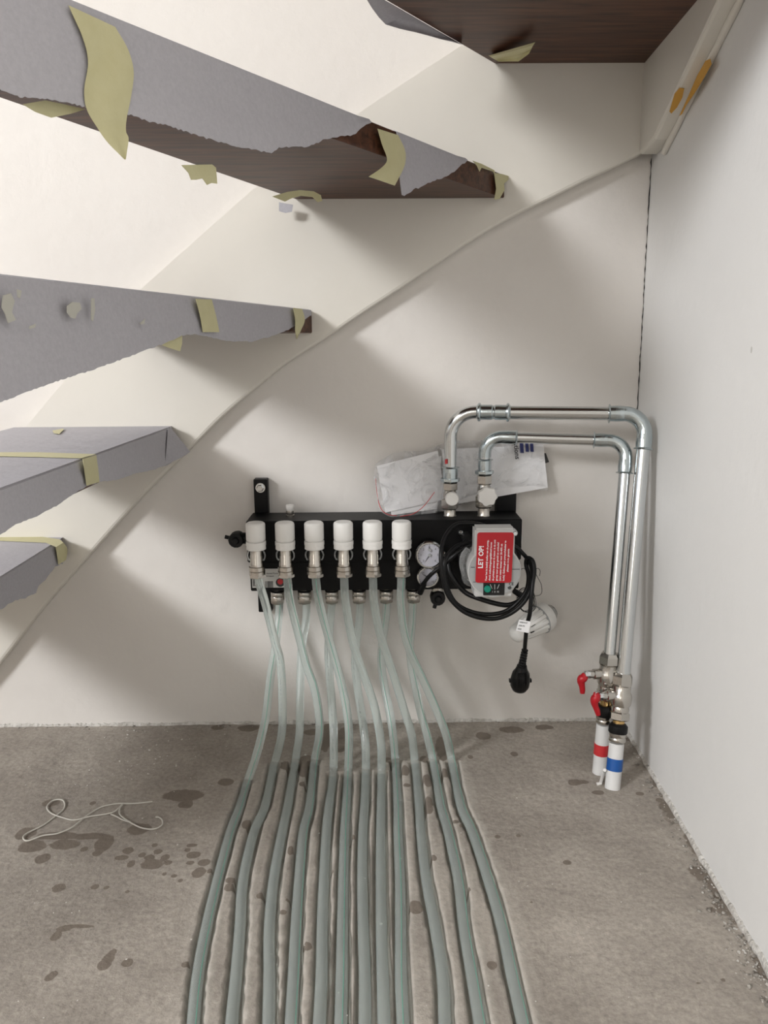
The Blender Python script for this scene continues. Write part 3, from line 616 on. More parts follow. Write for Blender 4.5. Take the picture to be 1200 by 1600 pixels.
# product sticker
a_ = onY(393, 889, YFR+.004); b3 = onY(446, 918, YFR+.004); yl = YFR+.0045
st_ = obj('product_sticker', B_((a_.x, yl-.0005, b3.z), (b3.x, yl, a_.z)), 'label', mani, smooth=False)
def bars(xa, xb, ya, yb, seed):
    r = random.Random(seed); b = bmesh.new(); p = onY(xa, ya, yl); q = onY(xb, yb, yl); x = p.x
    while x < q.x-.0006:
        w_ = r.choice((.0005, .0008, .0012)); box(b, (x, yl-.0008, q.z), (x+w_, yl-.0004, p.z)); x += w_+r.choice((.0006, .0009))
    obj('barcode', b, 'ink', st_, smooth=False)
bars(395, 401, 905, 916, 1); bars(414, 427, 908, 918, 2)
text('lettering', 'Aantal Punten', .0042, onY(416, 897, yl)+V((0, -.0007, 0)), (1, 0, 0), (0, 0, 1), 'ink', st_)
text('lettering', 'Groepen', .0038, onY(416, 901, yl)+V((0, -.0007, 0)), (1, 0, 0), (0, 0, 1), 'ink', st_)
c = onY(438, 910, yl); obj('round_emblem', L_(c, c+V((0, -.001, 0)), [(0, .0078), (1, .0078)], seg=32), 'ink', st_)
obj('emblem_centre', L_(c+V((0, -.001, .0015)), c+V((0, -.0013, .0015)), [(0, .005), (1, .005)], seg=24), 'redtape', st_)
# gauges
def gauge(cx, cy, Y, rpx, ndir, nums, long=1):
    c = onY(cx, cy, Y); r = rpx*(c-EYE).dot(fw)/F; b = bmesh.new()
    lathe(b, c+V((0, YFR-Y+.002, 0)), c, [(0, r*.5), (.3, r*.5), (.35, r*.93), (.8, r*.97), (.85, r), (.95, r), (1, r*.95)], seg=48, caps=True)
    lathe(b, c, c+V((0, -.003, 0)), [(0, r*.99), (.6, r*.99), (1, r*.93), (1, r*.84), (.2, r*.83)], seg=48, caps=False)
    g_ = obj('pressure_gauge', b, 'zinc', mani)
    d = obj('dial', L_(c+V((0, .002, 0)), c+V((0, -.0008, 0)), [(0, r*.87), (1, r*.87)], seg=48), 'dial', g_)
    nd = V((ndir[0], 0, ndir[1])).normalized(); s_ = V((-nd.z, 0, nd.x))
    obj('needle', PR([c+V((0, -.0022, 0))-s_*.0008-nd*.002, c+V((0, -.0022, 0))+nd*r*.72, c+V((0, -.0022, 0))+s_*.0008-nd*.002], (0, .0005, 0)), 'ink', g_, smooth=False)
    obj('hub', L_(c+V((0, -.001, 0)), c+V((0, -.0035, 0)), [(0, r*.11), (1, r*.10)], seg=16), 'grey', g_)
    tk = bmesh.new()
    for i in range(21):
        an = math.radians(225-270*i/20); dd = V((math.cos(an), 0, math.sin(an))); ss = V((-dd.z, 0, dd.x)); ri = r*(.74 if i % 2 == 0 else .79)
        prism(tk, [c+dd*ri+ss*.0003, c+dd*r*.83+ss*.0003, c+dd*r*.83-ss*.0003, c+dd*ri-ss*.0003][::1], (0, -.0012, 0))
    obj('scale_ticks', tk, 'ink', g_, smooth=False)
    for i, sN in enumerate(nums):
        an = math.radians(225-270*i/(len(nums)-1)); dd = V((math.cos(an), 0, math.sin(an)))
        text('numeral', sN, r*.22, c+dd*r*.6+V((0, -.0009, -r*.07)), (1, 0, 0), (0, 0, 1), 'ink', g_, depth=.0001, align='CENTER')
    return c, r, g_
c, r, g_ = gauge(671, 867, -.125, 22, (-.6, -.9), ['0', '1', '2', '3', '4', '5', '6'])
obj('set_hand', PR([c+V((-.0008, -.0025, r*.35)), c+V((.0008, -.0025, r*.35)), c+V((-.002, -.0025, r*.72))], (0, .0004, 0)), 'ink', g_, smooth=False)
obj('set_knob', L_(c+V((0, -.001, r*.38)), c+V((0, -.004, r*.38)), [(0, r*.12), (1, r*.10)], seg=16), 'grey', g_)
gauge(668.5, 901.5, -.112, 17, (-1, .6), ['0', '40', '80', '120'])

# ------------------------------------------------------------ circulation pump
YP = -.200
pcn = onY(772.7, 893, YP); pr = 42*(pcn-EYE).dot(fw)/F
pump = thing('circulation_pump', 'grey round circulation pump with a red warning sticker, on the manifold', 'pump', (pcn.x, YFR, pcn.z-.05))
b = bmesh.new(); lathe(b, V((pcn.x, YFR-.001, pcn.z)), V((pcn.x, YFR-.035, pcn.z)), [(0, .045), (.3, .050), (.7, .050), (1, .040)], seg=40)
for s in (-1, 1):
    for q_ in (-1, 1):
        lathe(b, V((pcn.x+s*.036, YFR-.001, pcn.z+q_*.036)), V((pcn.x+s*.036, YFR-.03, pcn.z+q_*.036)), [(0, .009), (1, .008)], seg=12)
obj('pump_head', b, 'dgrey', pump)
obj('motor_housing', L_(V((pcn.x, YFR-.034, pcn.z)), V((pcn.x, YP, pcn.z)), [(0, pr*.9), (.1, pr*.94), (.85, pr), (.97, pr), (1, pr*.985)], seg=64), 'lgrey', pump)
fc = obj('face_plate', L_(V((pcn.x, YP-.0003, pcn.z)), V((pcn.x, YP-.002, pcn.z)), [(0, pr*.95), (1, pr*.94)], seg=64), 'grey', pump)
a_ = onY(742, 826, YP-.004); b3 = onY(804, 870, YP-.004)
obj('terminal_box', B_((a_.x, YP-.004, b3.z-.02), (b3.x, YP+.03, a_.z)), 'lgrey', pump, smooth=False, bevel=.003)
sc_ = onY(805, 834, YP-.003); obj('screw', L_(sc_+V((0, .02, 0)), sc_+V((0, 0, 0)), [(0, .005), (.8, .005), (1, .003)], seg=14), 'zinc', pump)
a_ = onY(741, 922, YP+.004); b3 = onY(800, 932, YP+.004)
obj('housing_foot', B_((a_.x, YP+.003, b3.z), (b3.x, YP+.05, a_.z+.006)), 'lgrey', pump, smooth=False, bevel=.002)
a_ = onY(755.5, 905, YP-.003); b3 = onY(788, 930, YP-.003)
cp = obj('control_panel', B_((a_.x, YP-.0035, b3.z), (b3.x, YP-.0015, a_.z)), 'dgrey', pump, smooth=False, bevel=.0005)
c = onY(761.6, 920, YP-.004); obj('speed_knob', L_(c, c+V((0, -.004, 0)), [(0, .0058), (.7, .0056), (1, .0045)], seg=24), 'green', cp)
b = bmesh.new()
for (xa, ya, xb, yb) in ((766, 913, 769, 920), (773, 913, 773, 921), (780, 913, 777, 920)):
    p = onY(xa, ya, YP-.0036); q = onY(xb, yb, YP-.0036); d = (q-p).normalized()*.0004; s_ = V((-d.z, 0, d.x)); prism(b, [p+s_, q+s_, q-s_, p-s_], (0, -.0003, 0))
obj('graph_lines', b, 'lgrey', cp, smooth=False)
text('lettering', 'I  II  III', .0042, onY(769, 926, YP-.0037), (1, 0, 0), (0, 0, 1), 'lgrey', cp)
text('lettering', 'CE', .0065, onY(795, 914.5, YP-.0022), (1, 0, 0), (0, 0, 1), 'ink', fc, bold=.0001)
obj('approval_mark', L_(onY(796, 918, YP-.0022), onY(796, 918, YP-.0026), [(0, .003), (1, .003)], seg=16), 'ink', fc)
b = bmesh.new()
for (xa, ya, xb, yb) in ((736, 886, 742, 886.6), (799, 889, 812, 889.6), (739, 909, 744, 909.6)):
    p = onY(xa, ya, YP-.0022); q = onY(xb, yb, YP-.0022); box(b, (p.x, YP-.0024, q.z), (q.x, YP-.0018, p.z))
obj('seam_lines', b, 'dgrey', fc, smooth=False)
# red warning sticker
ys = YP-.0052
k = [onY(x, y, ys) for x, y in ((746, 832), (803, 832), (799, 909.5), (742.7, 910.5))]
xd = (k[1]-k[0]).normalized(); yd = (k[0]-k[3]).normalized(); wS = (k[1]-k[0]).length; hS = (k[0]-k[3]).length
def rr(w_, h_, rad, n=6):
    out = []
    for cx, cy, a0 in ((w_-rad, h_-rad, 0), (rad, h_-rad, 90), (rad, rad, 180), (w_-rad, rad, 270)):
        for i in range(n+1): an = math.radians(a0+90*i/n); out.append((cx+rad*math.cos(an), cy+rad*math.sin(an)))
    return out
stk = obj('warning_sticker', PR([k[3]+xd*x+yd*y for x, y in rr(wS, hS, .004)], (0, .0005, 0)), 'red', pump, smooth=False)
def stx(u, v): return k[3]+xd*(u*wS)+yd*(v*hS)+V((0, -.0004, 0))
text('lettering', 'LET OP!', .0108, stx(.185, .29), yd, -xd, 'sheet', stk, depth=.0001, bold=.0003)
LN = ['Voor het in bedrijf stellen van de pomp,', 'check ontluchtingsmogelijkheid boven', 'de primaire aanvoer & retour. Is de unit', 'groep voor groep gevuld en ontlucht?', '(vers water bestaat voor 30-40% uit', 'lucht). Gelieve geen pompschakelaar te', 'plaatsen i.v.m. garantie']
for i, s_ in enumerate(LN): text('lettering', s_, .0042, stx(.315+.097*i, .04 if i != 6 else .22), yd, -xd, 'sheet', stk, depth=.0001, bold=.00008)
b = bmesh.new(); tube(b, spline([onY(731, 858, -.16), onY(724, 868, -.165), onY(722, 882, -.165), onY(725, 896, -.165), onY(728, 908, -.16), onY(736, 912, -.15)], 6), .0050, 14); obj('bleed_hose', b, 'clear', pump)

# ------------------------------------------------------------ steel supply and return pipes
def arc(p, q, r, n=14):
    pass
def bendpath(pts, rad, n=10):
    """polyline with rounded corners"""
    pts = [V(p) for p in pts]; out = [pts[0]]
    for i in range(1, len(pts)-1):
        a_, b_, c_ = pts[i-1:i+2]; d1 = (a_-b_).normalized(); d2 = (c_-b_).normalized(); r_ = rad[i-1] if isinstance(rad, (list, tuple)) else rad
        th_ = d1.angle(d2); t_ = r_/math.tan(th_/2); cen = b_+(d1+d2).normalized()*(r_/math.sin(th_/2)); s = b_+d1*t_; e = b_+d2*t_
        for j in range(n+1):
            u = (s-cen).lerp(e-cen, j/n).normalized()*r_; 
            # slerp
            ang = (s-cen).angle(e-cen); w1 = math.sin((1-j/n)*ang)/math.sin(ang); w2 = math.sin(j/n*ang)/math.sin(ang); out.append(cen+(s-cen)*w1+(e-cen)*w2)
    out.append(pts[-1]); return out
def bandlathe(prof, p, q, m, name, parent, seg=32): return obj(name, L_(p, q, prof, seg=seg), m, parent)
foot1 = onZ(957, 1230); foot2 = onZ(937, 1206)
YH = -.062
def steel(label, a, b, c, d, R, elbow, fits):
    """a: bottom of left leg, b/c: corners, d: bottom of the right leg"""
    root = thing('steel_pipe', label, 'heating pipe', tuple(a), None)
    path = bendpath([a, b, c, d], elbow); bm = bmesh.new(); tube(bm, path, R, 24); tb = obj('tube', bm, 'zinc', root)
    return root, path
def fitting(root, p, d, L, R, bead=(0,), m='fit', name='press_sleeve'):
    """press sleeve: length L along d from p, raised ring at the ends listed in bead"""
    p = V(p); d = V(d).normalized(); R1 = R+.0016
    prof = [(0, R+.0002)]
    def ringat(t): return [(t-.055, R1), (t-.035, R+.0042), (t, R+.0050), (t+.035, R+.0042), (t+.055, R1)]
    if 0 in bead: prof += ringat(.08)
    else: prof += [(.02, R1)]
    if .5 in bead: prof += [(.45, R1+.0002), (.48, R1-.0012), (.52, R1-.0012), (.55, R1+.0002)]
    else: prof += [(.5, R1+.0006)]
    if 1 in bead: prof += ringat(.92)
    else: prof += [(.98, R1)]
    prof += [(1, R+.0002)]
    o = obj(name, L_(p, p+d*L, prof, seg=36), m, root); return o
# big (outer) pipe
R1_ = .0112; R2_ = .0096
a1 = onY(703.5, 748, YH); b1_ = onY(704.5, 643.5, YH); b1_.x = a1.x
cR = onY(1010, 647, -.12); d1_ = onY(973.5, 1056, -.205)
rt1, path1 = steel('outer and thicker zinc-plated steel pipe arching from the manifold to the right corner', a1, V((a1.x, YH, b1_.z)), cR, d1_, R1_, [.042, .036], None)
hd = (cR-V((a1.x, YH, b1_.z))).normalized(); vd = (d1_-cR).normalized(); H0 = V((a1.x, YH, b1_.z))
fitting(rt1, H0+hd*.044, hd, .058, R1_, (0, .5, 1))
fitting(rt1, cR-hd*.062, hd, .026, R1_, (0,)); fitting(rt1, cR+vd*.060, -vd, .026, R1_, (0,))
b = bmesh.new(); tube(b, bendpath([cR-hd*.04, cR, cR+vd*.04], .034, 14), R1_+.0014, 24); obj('elbow', b, 'fit', rt1)
fitting(rt1, a1+V((0, 0, .022)), (0, 0, -1), .024, R1_, (0,))
obj('collar_nut', L_(a1+V((0, 0, .001)), a1+V((0, 0, -.006)), [(0, .017), (.7, .017), (1, .015)], seg=8), 'fit', rt1, smooth=False)
p = onY(697, 721, YH-R1_*.8); obj('red_mark', B_((p.x-.002, YH-R1_-.0001, p.z-.004), (p.x+.0015, YH-R1_*.7, p.z+.004)), 'redtape', rt1, smooth=False)
# smaller (inner) pipe
a2 = onY(757, 736, YH-.002); H2 = V((a2.x, YH-.002, onY(757, 682, YH).z)); c2 = onY(980, 689, -.112); d2_ = onY(952.5, 1022, -.19)
rt2, path2 = steel('inner thinner zinc-plated steel pipe under the outer one, bending down to the rear ball valve', a2, H2, c2, d2_, R2_, [.03, .03], None)
h2 = (c2-H2).normalized(); v2 = (d2_-c2).normalized()
fitting(rt2, H2+h2*.056, -h2, .026, R2_, (0,)); b = bmesh.new(); tube(b, bendpath([H2+h2*.036, H2, H2-V((0, 0, .036))], .029, 14), R2_+.0014, 24); obj('elbow', b, 'fit', rt2)
fitting(rt2, c2-h2*.056, h2, .024, R2_, (0,)); fitting(rt2, c2+v2*.056, -v2, .024, R2_, (0,))
b = bmesh.new(); tube(b, bendpath([c2-h2*.036, c2, c2+v2*.036], .029, 14), R2_+.0014, 24); obj('elbow', b, 'fit', rt2)
fitting(rt2, a2+V((0, 0, .022)), (0, 0, -1), .024, R2_, (0,))
obj('collar_nut', L_(a2+V((0, 0, .001)), a2+V((0, 0, -.006)), [(0, .0165), (.7, .0165), (1, .0145)], seg=8), 'fit', rt2, smooth=False)

# isolating valves between pipes and manifold
def isoval(root_label, x, y, top, big):
    base_ = V((top.x, top.y, zt)); T0 = top+V((0, 0, -.006)); Hh = T0.z-zt
    r_ = thing('isolating_valve', root_label, 'valve', tuple(base_))
    f = lambda t: base_+V((0, 0, Hh*t)); b = bmesh.new()
    lathe(b, f(0), f(.22), [(0, .0115), (.1, .0105), (1, .0105)], seg=24); obj('tailpiece', b, 'nickel', r_)
    b = bmesh.new(); lathe(b, f(.2), f(.5), [(0, .0135), (.1, .0155), (.9, .0155), (1, .0135)], seg=6 if not big else 8, ph=.2); obj('union_nut', b, 'nickel', r_, smooth=False)
    b = bmesh.new(); lathe(b, f(.48), f(.78), [(0, .010), (.3, .0125), (.7, .0115), (1, .009)], seg=24); lathe(b, f(.60)+V((0, .0, 0)), f(.60)+V((0, -.022, 0)), [(0, .010), (1, .009)], seg=20); obj('valve_body', b, 'nickel', r_)
    b = bmesh.new(); lathe(b, f(.76), f(1), [(0, .011), (.12, .0138), (.88, .0138), (1, .012)], seg=6, ph=.52); obj('hex_nut', b, 'nickel', r_, smooth=False)
    c = V((onY(x, y, top.y-.024).x, top.y-.020, onY(x, y, top.y-.024).z)); b = bmesh.new()
    if not big: lathe(b, c, c+V((0, -.012, 0)), [(0, .0105), (.15, .0118), (.85, .0118), (1, .0105)], seg=36)
    else:
        n = 70; rings = []
        for t_, k_ in ((0, .9), (.12, 1), (.88, 1), (1, .93)):
            rings.append([b.verts.new(c+V((0, -.013*t_, 0))+V((math.cos(2*math.pi*i/n), 0, math.sin(2*math.pi*i/n)))*(.0163+.0013*math.cos(7*2*math.pi*i/n))*k_) for i in range(n)])
        for p_, q_ in zip(rings, rings[1:]):
            for i in range(n): b.faces.new((p_[i], p_[(i+1) % n], q_[(i+1) % n], q_[i]))
        b.faces.new(rings[0][::-1]); b.faces.new(rings[-1])
    obj('hand_knob', b, 'white', r_); return r_
isoval('nickel isolating valve with small round white knob, standing on the manifold below the outer pipe', 706, 779, a1, False)
isoval('nickel isolating valve with scalloped white knob on the manifold, below the inner pipe', 761, 775, a2, True)

# ball valves and white supply pipes rising from the floor
def riser(foot, topp, m, lab_pipe, lab_valve, yy, hand, hx):
    """yy: picture heights: band0, band1, ferrule0, ring0, brass0, nut0, body0, nutTop0 and valve top; converted to fractions"""
    ax = topp-foot
    def fr(y):     # fraction along foot->topp seen at height y
        lo, hi = 0.0, 1.2
        for _ in range(40):
            mid = (lo+hi)/2; q = foot+ax*mid-EYE; py = 800-F*q.dot(up)/q.dot(fw)
            if py > y: lo = mid
            else: hi = mid
        return lo
    P = lambda y: foot+ax*fr(y)
    b0, b1, fe, ri, br, n0, bo0, n1, te = yy
    pipe = thing('white_supply_pipe', lab_pipe, 'heating pipe', tuple(foot))
    obj('plastic_pipe', L_(foot-ax.normalized()*.002, P(fe+3), [(0, .0126), (1, .0122)], seg=32), 'whiteg', pipe)
    obj('colour_band', L_(P(b0), P(b1), [(0, .0126), (.02, .0130), (.98, .0130), (1, .0126)], seg=32), m, pipe)
    obj('ferrule', L_(P(fe), P(ri), [(0, .0134), (.1, .0140), (.4, .0138), (.5, .0128), (.6, .0138), (1, .0140)], seg=32), 'nickel', pipe)
    obj('black_ring', L_(P(ri+2), P(br), [(0, .0135), (.15, .0155), (.75, .0155), (1, .012)], seg=32), 'rubber', pipe)
    obj('brass_insert', L_(P(br+1), P(n0-1), [(0, .0095), (1, .0095)], seg=24), 'brass', pipe)
    v = thing('ball_valve', lab_valve, 'ball valve', tuple(P(n0)))
    obj('hex_nut', L_(P(n0), P(bo0), [(0, .013), (.15, .0172), (.85, .0172), (1, .015)], seg=6, ph=.4), 'nickel', v, smooth=False)
    obj('valve_body', L_(P(bo0+.5), P(n1), [(0, .0145), (.12, .0150), (.2, .0142), (.3, .0168), (.55, .0178), (.7, .0168), (.8, .0146), (1, .0146)], seg=36), 'nickel', v)
    obj('union_nut', L_(P(n1+.5), P(te), [(0, .0150), (.15, .0170), (.75, .0170), (1, .0135)], seg=6, ph=.1), 'nickel', v, smooth=False)
    c = P((bo0*.35+n1*.65)); e = c+V((-.034, -.006, .001))
    obj('stem', L_(c, e, [(0, .0088), (.75, .0088), (.78, .0065), (1, .0065)], seg=20), 'nickel', v)
    obj('stem_nut', L_(e-V((-.002, 0, 0)), e+V((-.007, -.001, 0)), [(0, .0068), (1, .0062)], seg=6), 'zinc', v, smooth=False)
    # lever: bent plate with a red grip
    hp = [onY(x, y, e.y-.002) for x, y in hand]
    b = bmesh.new(); w0 = [.0030, .0075, .0078, .0062, .0050, .0048, .0040]; n = len(hp)
    pts = spline(hp, 4); rad = [np.interp(i/(len(pts)-1), np.linspace(0, 1, 7), w0) for i in range(len(pts))]
    tube(b, pts, [float(x) for x in rad], 12)
    for vtx in b.verts: pass
    obj('lever', b, 'red', v)
    b = bmesh.new(); tube(b, [e+V((-.004, -.001, .006)), e+V((-.004, -.003, 0)), hp[0]], .0032, 8); obj('lever_plate', b, 'zinc', v)
    return pipe, v
riser(foot1, d1_, 'bluetape', 'white plastic pipe with a blue band rising from floor by right wall', 'front ball valve with red lever, above the blue banded pipe', (1203, 1184, 1158, 1144, 1130, 1125, 1111, 1072, 1052), [(930, 1082), (932, 1088), (929, 1095), (930, 1102), (933, 1110), (935, 1117)], 0)
riser(foot2, d2_, 'redtape', 'white plastic pipe with a red band rising from floor, behind the blue banded one', 'rear ball valve with red lever, above the red banded pipe', (1178, 1161, 1128, 1116, 1101, 1093, 1078, 1038, 1020), [(913, 1052), (912, 1058), (908, 1063), (909, 1070), (910, 1077), (910, 1083)], 0)
b = bmesh.new(); p = onZ(938, 1226); tube(b, [p+V((-.006, 0, .001)), p+V((0, 0, .002)), onZ(943, 1212, .0)+V((0, .0, .008)), foot1+V((-.0135, .002, .03))], .0028, 8)
tag(obj('filler_smear', b, 'white'), 'small blob of white filler against the foot of the blue banded pipe', 'filler')

# ------------------------------------------------------------ hoses
stripes = {'B1': ('hstripe', .5), 'F1': ('hprint', .0), 'F2': ('hstripe', .7), 'F3': ('hstripe', .1), 'B3': ('hprint', .0), 'B4': ('hprint', -.2), 'B5': ('hstripe', -.1), 'B6': ('hstripe', .5), 'F6': ('hstripe', .6)}
order = ['B1', 'F1', 'B2', 'F2', 'B3', 'F3', 'B4', 'F4', 'B5', 'F5', 'B6', 'F6']
nth = ['first', 'second', 'third', 'fourth', 'fifth', 'sixth']
for k in order:
    i = int(k[1])-1; row = ('front row of capped valves' if k[0] == 'F' else 'lower connectors behind')
    side_ = nth[i]+' from left'
    pts = paths[k]; root = thing('heating_hose', 'pale translucent heating hose from the %s, %s' % (row, side_), 'hose', tuple(V((pts[0].x, pts[0].y, pts[0].z))), None)
    bm = bmesh.new(); tube(bm, pts, HR, 18); obj('hose_wall', bm, 'hose', root)
    if k in stripes:
        mt, ph = stripes[k]; bm = bmesh.new(); n = len(pts)
        off = []
        for j, p in enumerate(pts):
            T_ = (pts[min(j+1, n-1)]-pts[max(j-1, 0)]).normalized(); tov = (EYE-p).normalized(); tov = (tov-T_*tov.dot(T_)).normalized(); sd = T_.cross(V((0, -1, .3))).normalized()
            up__ = (V((0, -.6, .8))-T_*V((0, -.6, .8)).dot(T_)).normalized(); sdd = T_.cross(up__).normalized(); a__ = -ph+.25*math.sin(j*.06)
            off.append(p+(up__*math.cos(a__)+sdd*math.sin(a__))*(HR-.0001))
        if mt == 'hprint':
            j = 4; seg_ = [q for q in off]; dense = []
            for a_, b_ in zip(seg_, seg_[1:]):
                m_ = max(1, int((b_-a_).length/.0015))
                for q in range(m_): dense.append(a_.lerp(b_, q/m_))
            r_ = random.Random(7); j = 5; top_ = [q for q in dense if q.z > .005]
            while j < len(top_)-4:
                l_ = r_.choice((1, 1, 2)); tube(bm, top_[j:j+l_+1], .00045, 5); j += l_+r_.choice((1, 1, 2, 3))
            obj('printed_marking', bm, mt, root)
        else:
            tube(bm, off, .0005, 6); obj('green_stripe', bm, mt, root)

# ------------------------------------------------------------ cables
YC = -.215
def cpath(L): return spline([onY(x, y, Y) for x, y, Y in L], 6)
pcab = thing('power_cable', 'black coiled mains cable hanging off the pump, ending in a plug', 'cable', tuple(onY(765, 968, -.2)))
b = bmesh.new()
tube(b, cpath([(758, 822, -.150), (741, 818, -.150), (718, 818, -.150), (704, 826, -.160), (693, 844, -.175), (689, 867, -.19), (691, 895, -.195), (699, 928, -.195), (718, 951, -.195), (741, 963, -.195), (769, 967, -.195), (793, 961, -.195), (814, 946, -.195), (828, 925, -.19), (832, 902, -.18), (829, 882, -.165), (818, 866, -.150), (800, 852, -.145), (760, 846, -.148), (722, 850, -.155), (702, 864, -.17), (694, 884, -.18), (698, 915, -.185), (712, 942, -.185), (737, 956, -.185), (765, 960, -.185), (790, 955, -.185), (810, 940, -.185), (823, 921, -.18), (826, 900, -.17), (822, 882, -.16), (824, 872, -.165), (832, 876, -.175), (835, 892, -.185), (832, 914, -.195), (830, 935, -.20), (828, 958, -.20), (823.5, 977, -.19), (821, 1000, -.17), (819.5, 1020, -.155)]), .0036, 10)
obj('cord', b, 'cable', pcab)
plug0 = onY(820, 1016, -.156); plug1 = onY(815.5, 1040, -.145); plug2 = onY(811, 1079, -.135)
b = bmesh.new(); prof = []
for i in range(13): prof.append((i/12, .0058+.0012*(i/12)-(0.0012 if i % 2 else 0)))
lathe(b, plug0, plug1, prof, seg=16); obj('strain_relief', b, 'cable', pcab)
b = bmesh.new(); lathe(b, plug1, plug2, [(0, .0085), (.15, .0105), (.3, .0150), (.55, .0172), (.8, .0165), (.95, .0125), (1, .008)], seg=24)
for s in (-1, 1): box(b, plug1.lerp(plug2, .6)+V((s*.0175-.002, -.004, -.002)), plug1.lerp(plug2, .6)+V((s*.0175+.002, .004, .003)))
for i in range(-2, 3): tube(b, [plug1.lerp(plug2, .2)+V((i*.0035, -.0115, 0)), plug1.lerp(plug2, .55)+V((i*.004, -.0165, 0)), plug1.lerp(plug2, .9)+V((i*.003, -.0125, 0))], .0012, 6)
obj('plug', b, 'cable', pcab)
k = [onY(x, y, -.2) for x, y in ((811, 968), (829, 971), (826, 989), (806, 985))]
tg = obj('cable_tag', PR(k, (0, -.0008, 0)), 'sheet', pcab, smooth=False)
for i in range(3): text('lettering', ['H05VV-F', '3G0.75', 'VDE'][i], .0035, onY(811.5-i*1.5, 973+i*5.2, -.2012), (1, 0, -.15), (.15, 0, 1), 'ink', tg, depth=.0001)
b = bmesh.new(); box(b, onY(822, 990, -.19)-V((.0035, 0.002, .014)), onY(822, 990, -.19)+V((.0035, .002, 0)))
b.free()
b = bmesh.new(); tube(b, cpath([(700, 872, -.14), (704, 896, -.15), (725, 924, -.16), (751, 936, -.17), (779, 944, -.17), (797, 945, -.17), (814, 937, -.17), (822, 926, -.165)]), .0042, 10)
tag(obj('black_cable', b, 'cable'), 'thick short black cable sweeping below the pump inside the coil', 'cable')
b = bmesh.new(); tube(b, cpath([(657, 925, -.118), (662, 912, -.125), (673, 898, -.135), (688, 886, -.14), (704, 873, -.15), (722, 858, -.15), (745, 846, -.15)]), .0036, 10)
lathe(b, onY(656, 927, -.115), onY(664, 909, -.125), [(0, .0052), (.8, .0050), (1, .0036)], seg=12)
tag(obj('sensor_cable', b, 'cable'), 'short black sensor lead crossing the lower pressure gauge', 'cable')
b = bmesh.new(); p = onY(803, 923, -.17); q = onY(818, 933, -.165); lathe(b, p, q, [(0, .0045), (.5, .0052), (1, .0052)], seg=12)
tag(obj('cable_tie', b, 'rubber'), 'black tie stub poking out of the cable bundle right of the pump', 'cable tie')
# thin capillary wire, coiled
r_ = random.Random(11); L2 = [onY(812, 890, -.15), onY(822, 892, -.13)]
for i in range(26):
    an = i*.9; rr_ = 15+3*math.sin(i*1.7); L2.append(onY(822+rr_*math.cos(an), 938+rr_*1.05*math.sin(an)+2*math.sin(i), -.12+.006*math.sin(i*.9)))
L2 += [onY(843, 930, -.12), onY(846, 915, -.12), onY(840, 902, -.12), onY(836, 893, -.12), onY(840, 888, -.12), onY(844, 892, -.12), onY(843, 900, -.12)]
b = bmesh.new(); tube(b, spline(L2, 6), .0005, 6); tag(obj('capillary_wire', b, 'dgrey'), 'thin wire coiled in loose loops right of the pump above the white thermostat head', 'wire')
# thermostat head hanging on it
hA = onY(803, 993, -.085); hB = onY(862, 956, -.035); 
th_ = thing('thermostat_head', 'white thermostatic radiator head hanging behind the cable', 'thermostat head', tuple(hA))
b = bmesh.new(); lathe(b, hA, hB, [(-.04, .004), (-.02, .010), (.04, .0158), (.12, .0178), (.3, .0185)], seg=36); obj('head_tip', b, 'white', th_)
b = bmesh.new(); n = 84; u_, v_ = frame(hB-hA); rings = []
for t_, r0_ in ((.20, .0182), (.3, .0215), (.66, .0268), (.68, .0278), (.78, .0280), (.80, .0268), (.86, .0255)):
    c = hA.lerp(hB, t_); rings.append([b.verts.new(c+(u_*math.cos(2*math.pi*i/n)+v_*math.sin(2*math.pi*i/n))*(r0_-(.0030 if (i % 6 < 2 and .29 < t_ < .67) else 0))) for i in range(n)])
for p_, q_ in zip(rings, rings[1:]):
    for i in range(n): b.faces.new((p_[i], p_[(i+1) % n], q_[(i+1) % n], q_[i]))
b.faces.new(rings[0][::-1]); b.faces.new(rings[-1]); obj('scale_ring', b, 'white', th_)
vw = (EYE-hA).normalized(); axh = (hB-hA).normalized()
for s_, t0_, t1_ in ((.1, .42, .52), (-.35, .36, .62), (.55, .34, .42)):
    side2 = axh.cross(vw).normalized(); b = bmesh.new(); pp = []
    for t_ in (t0_, t1_):
        r0_ = .0215+(.0268-.0215)*(t_-.3)/.36; pp.append(hA.lerp(hB, t_)+(vw*math.cos(s_)+side2*math.sin(s_)).normalized()*(r0_-.0005))
    tube(b, pp, .0016, 8); obj('slot', b, 'ink', th_)
obj('seam_ring', L_(hA.lerp(hB, .655), hA.lerp(hB, .675), [(0, .0274), (1, .0281)], seg=48), 'grey', th_)
obj('collar', L_(hA.lerp(hB, .83), hA.lerp(hB, 1.02), [(0, .0165), (.1, .0160), (.8, .0155), (1, .013)], seg=28), 'clear', th_)
obj('collar_thread', L_(hA.lerp(hB, .84), hA.lerp(hB, 1.0), [(0, .012), (1, .012)], seg=20), 'nickel', th_)

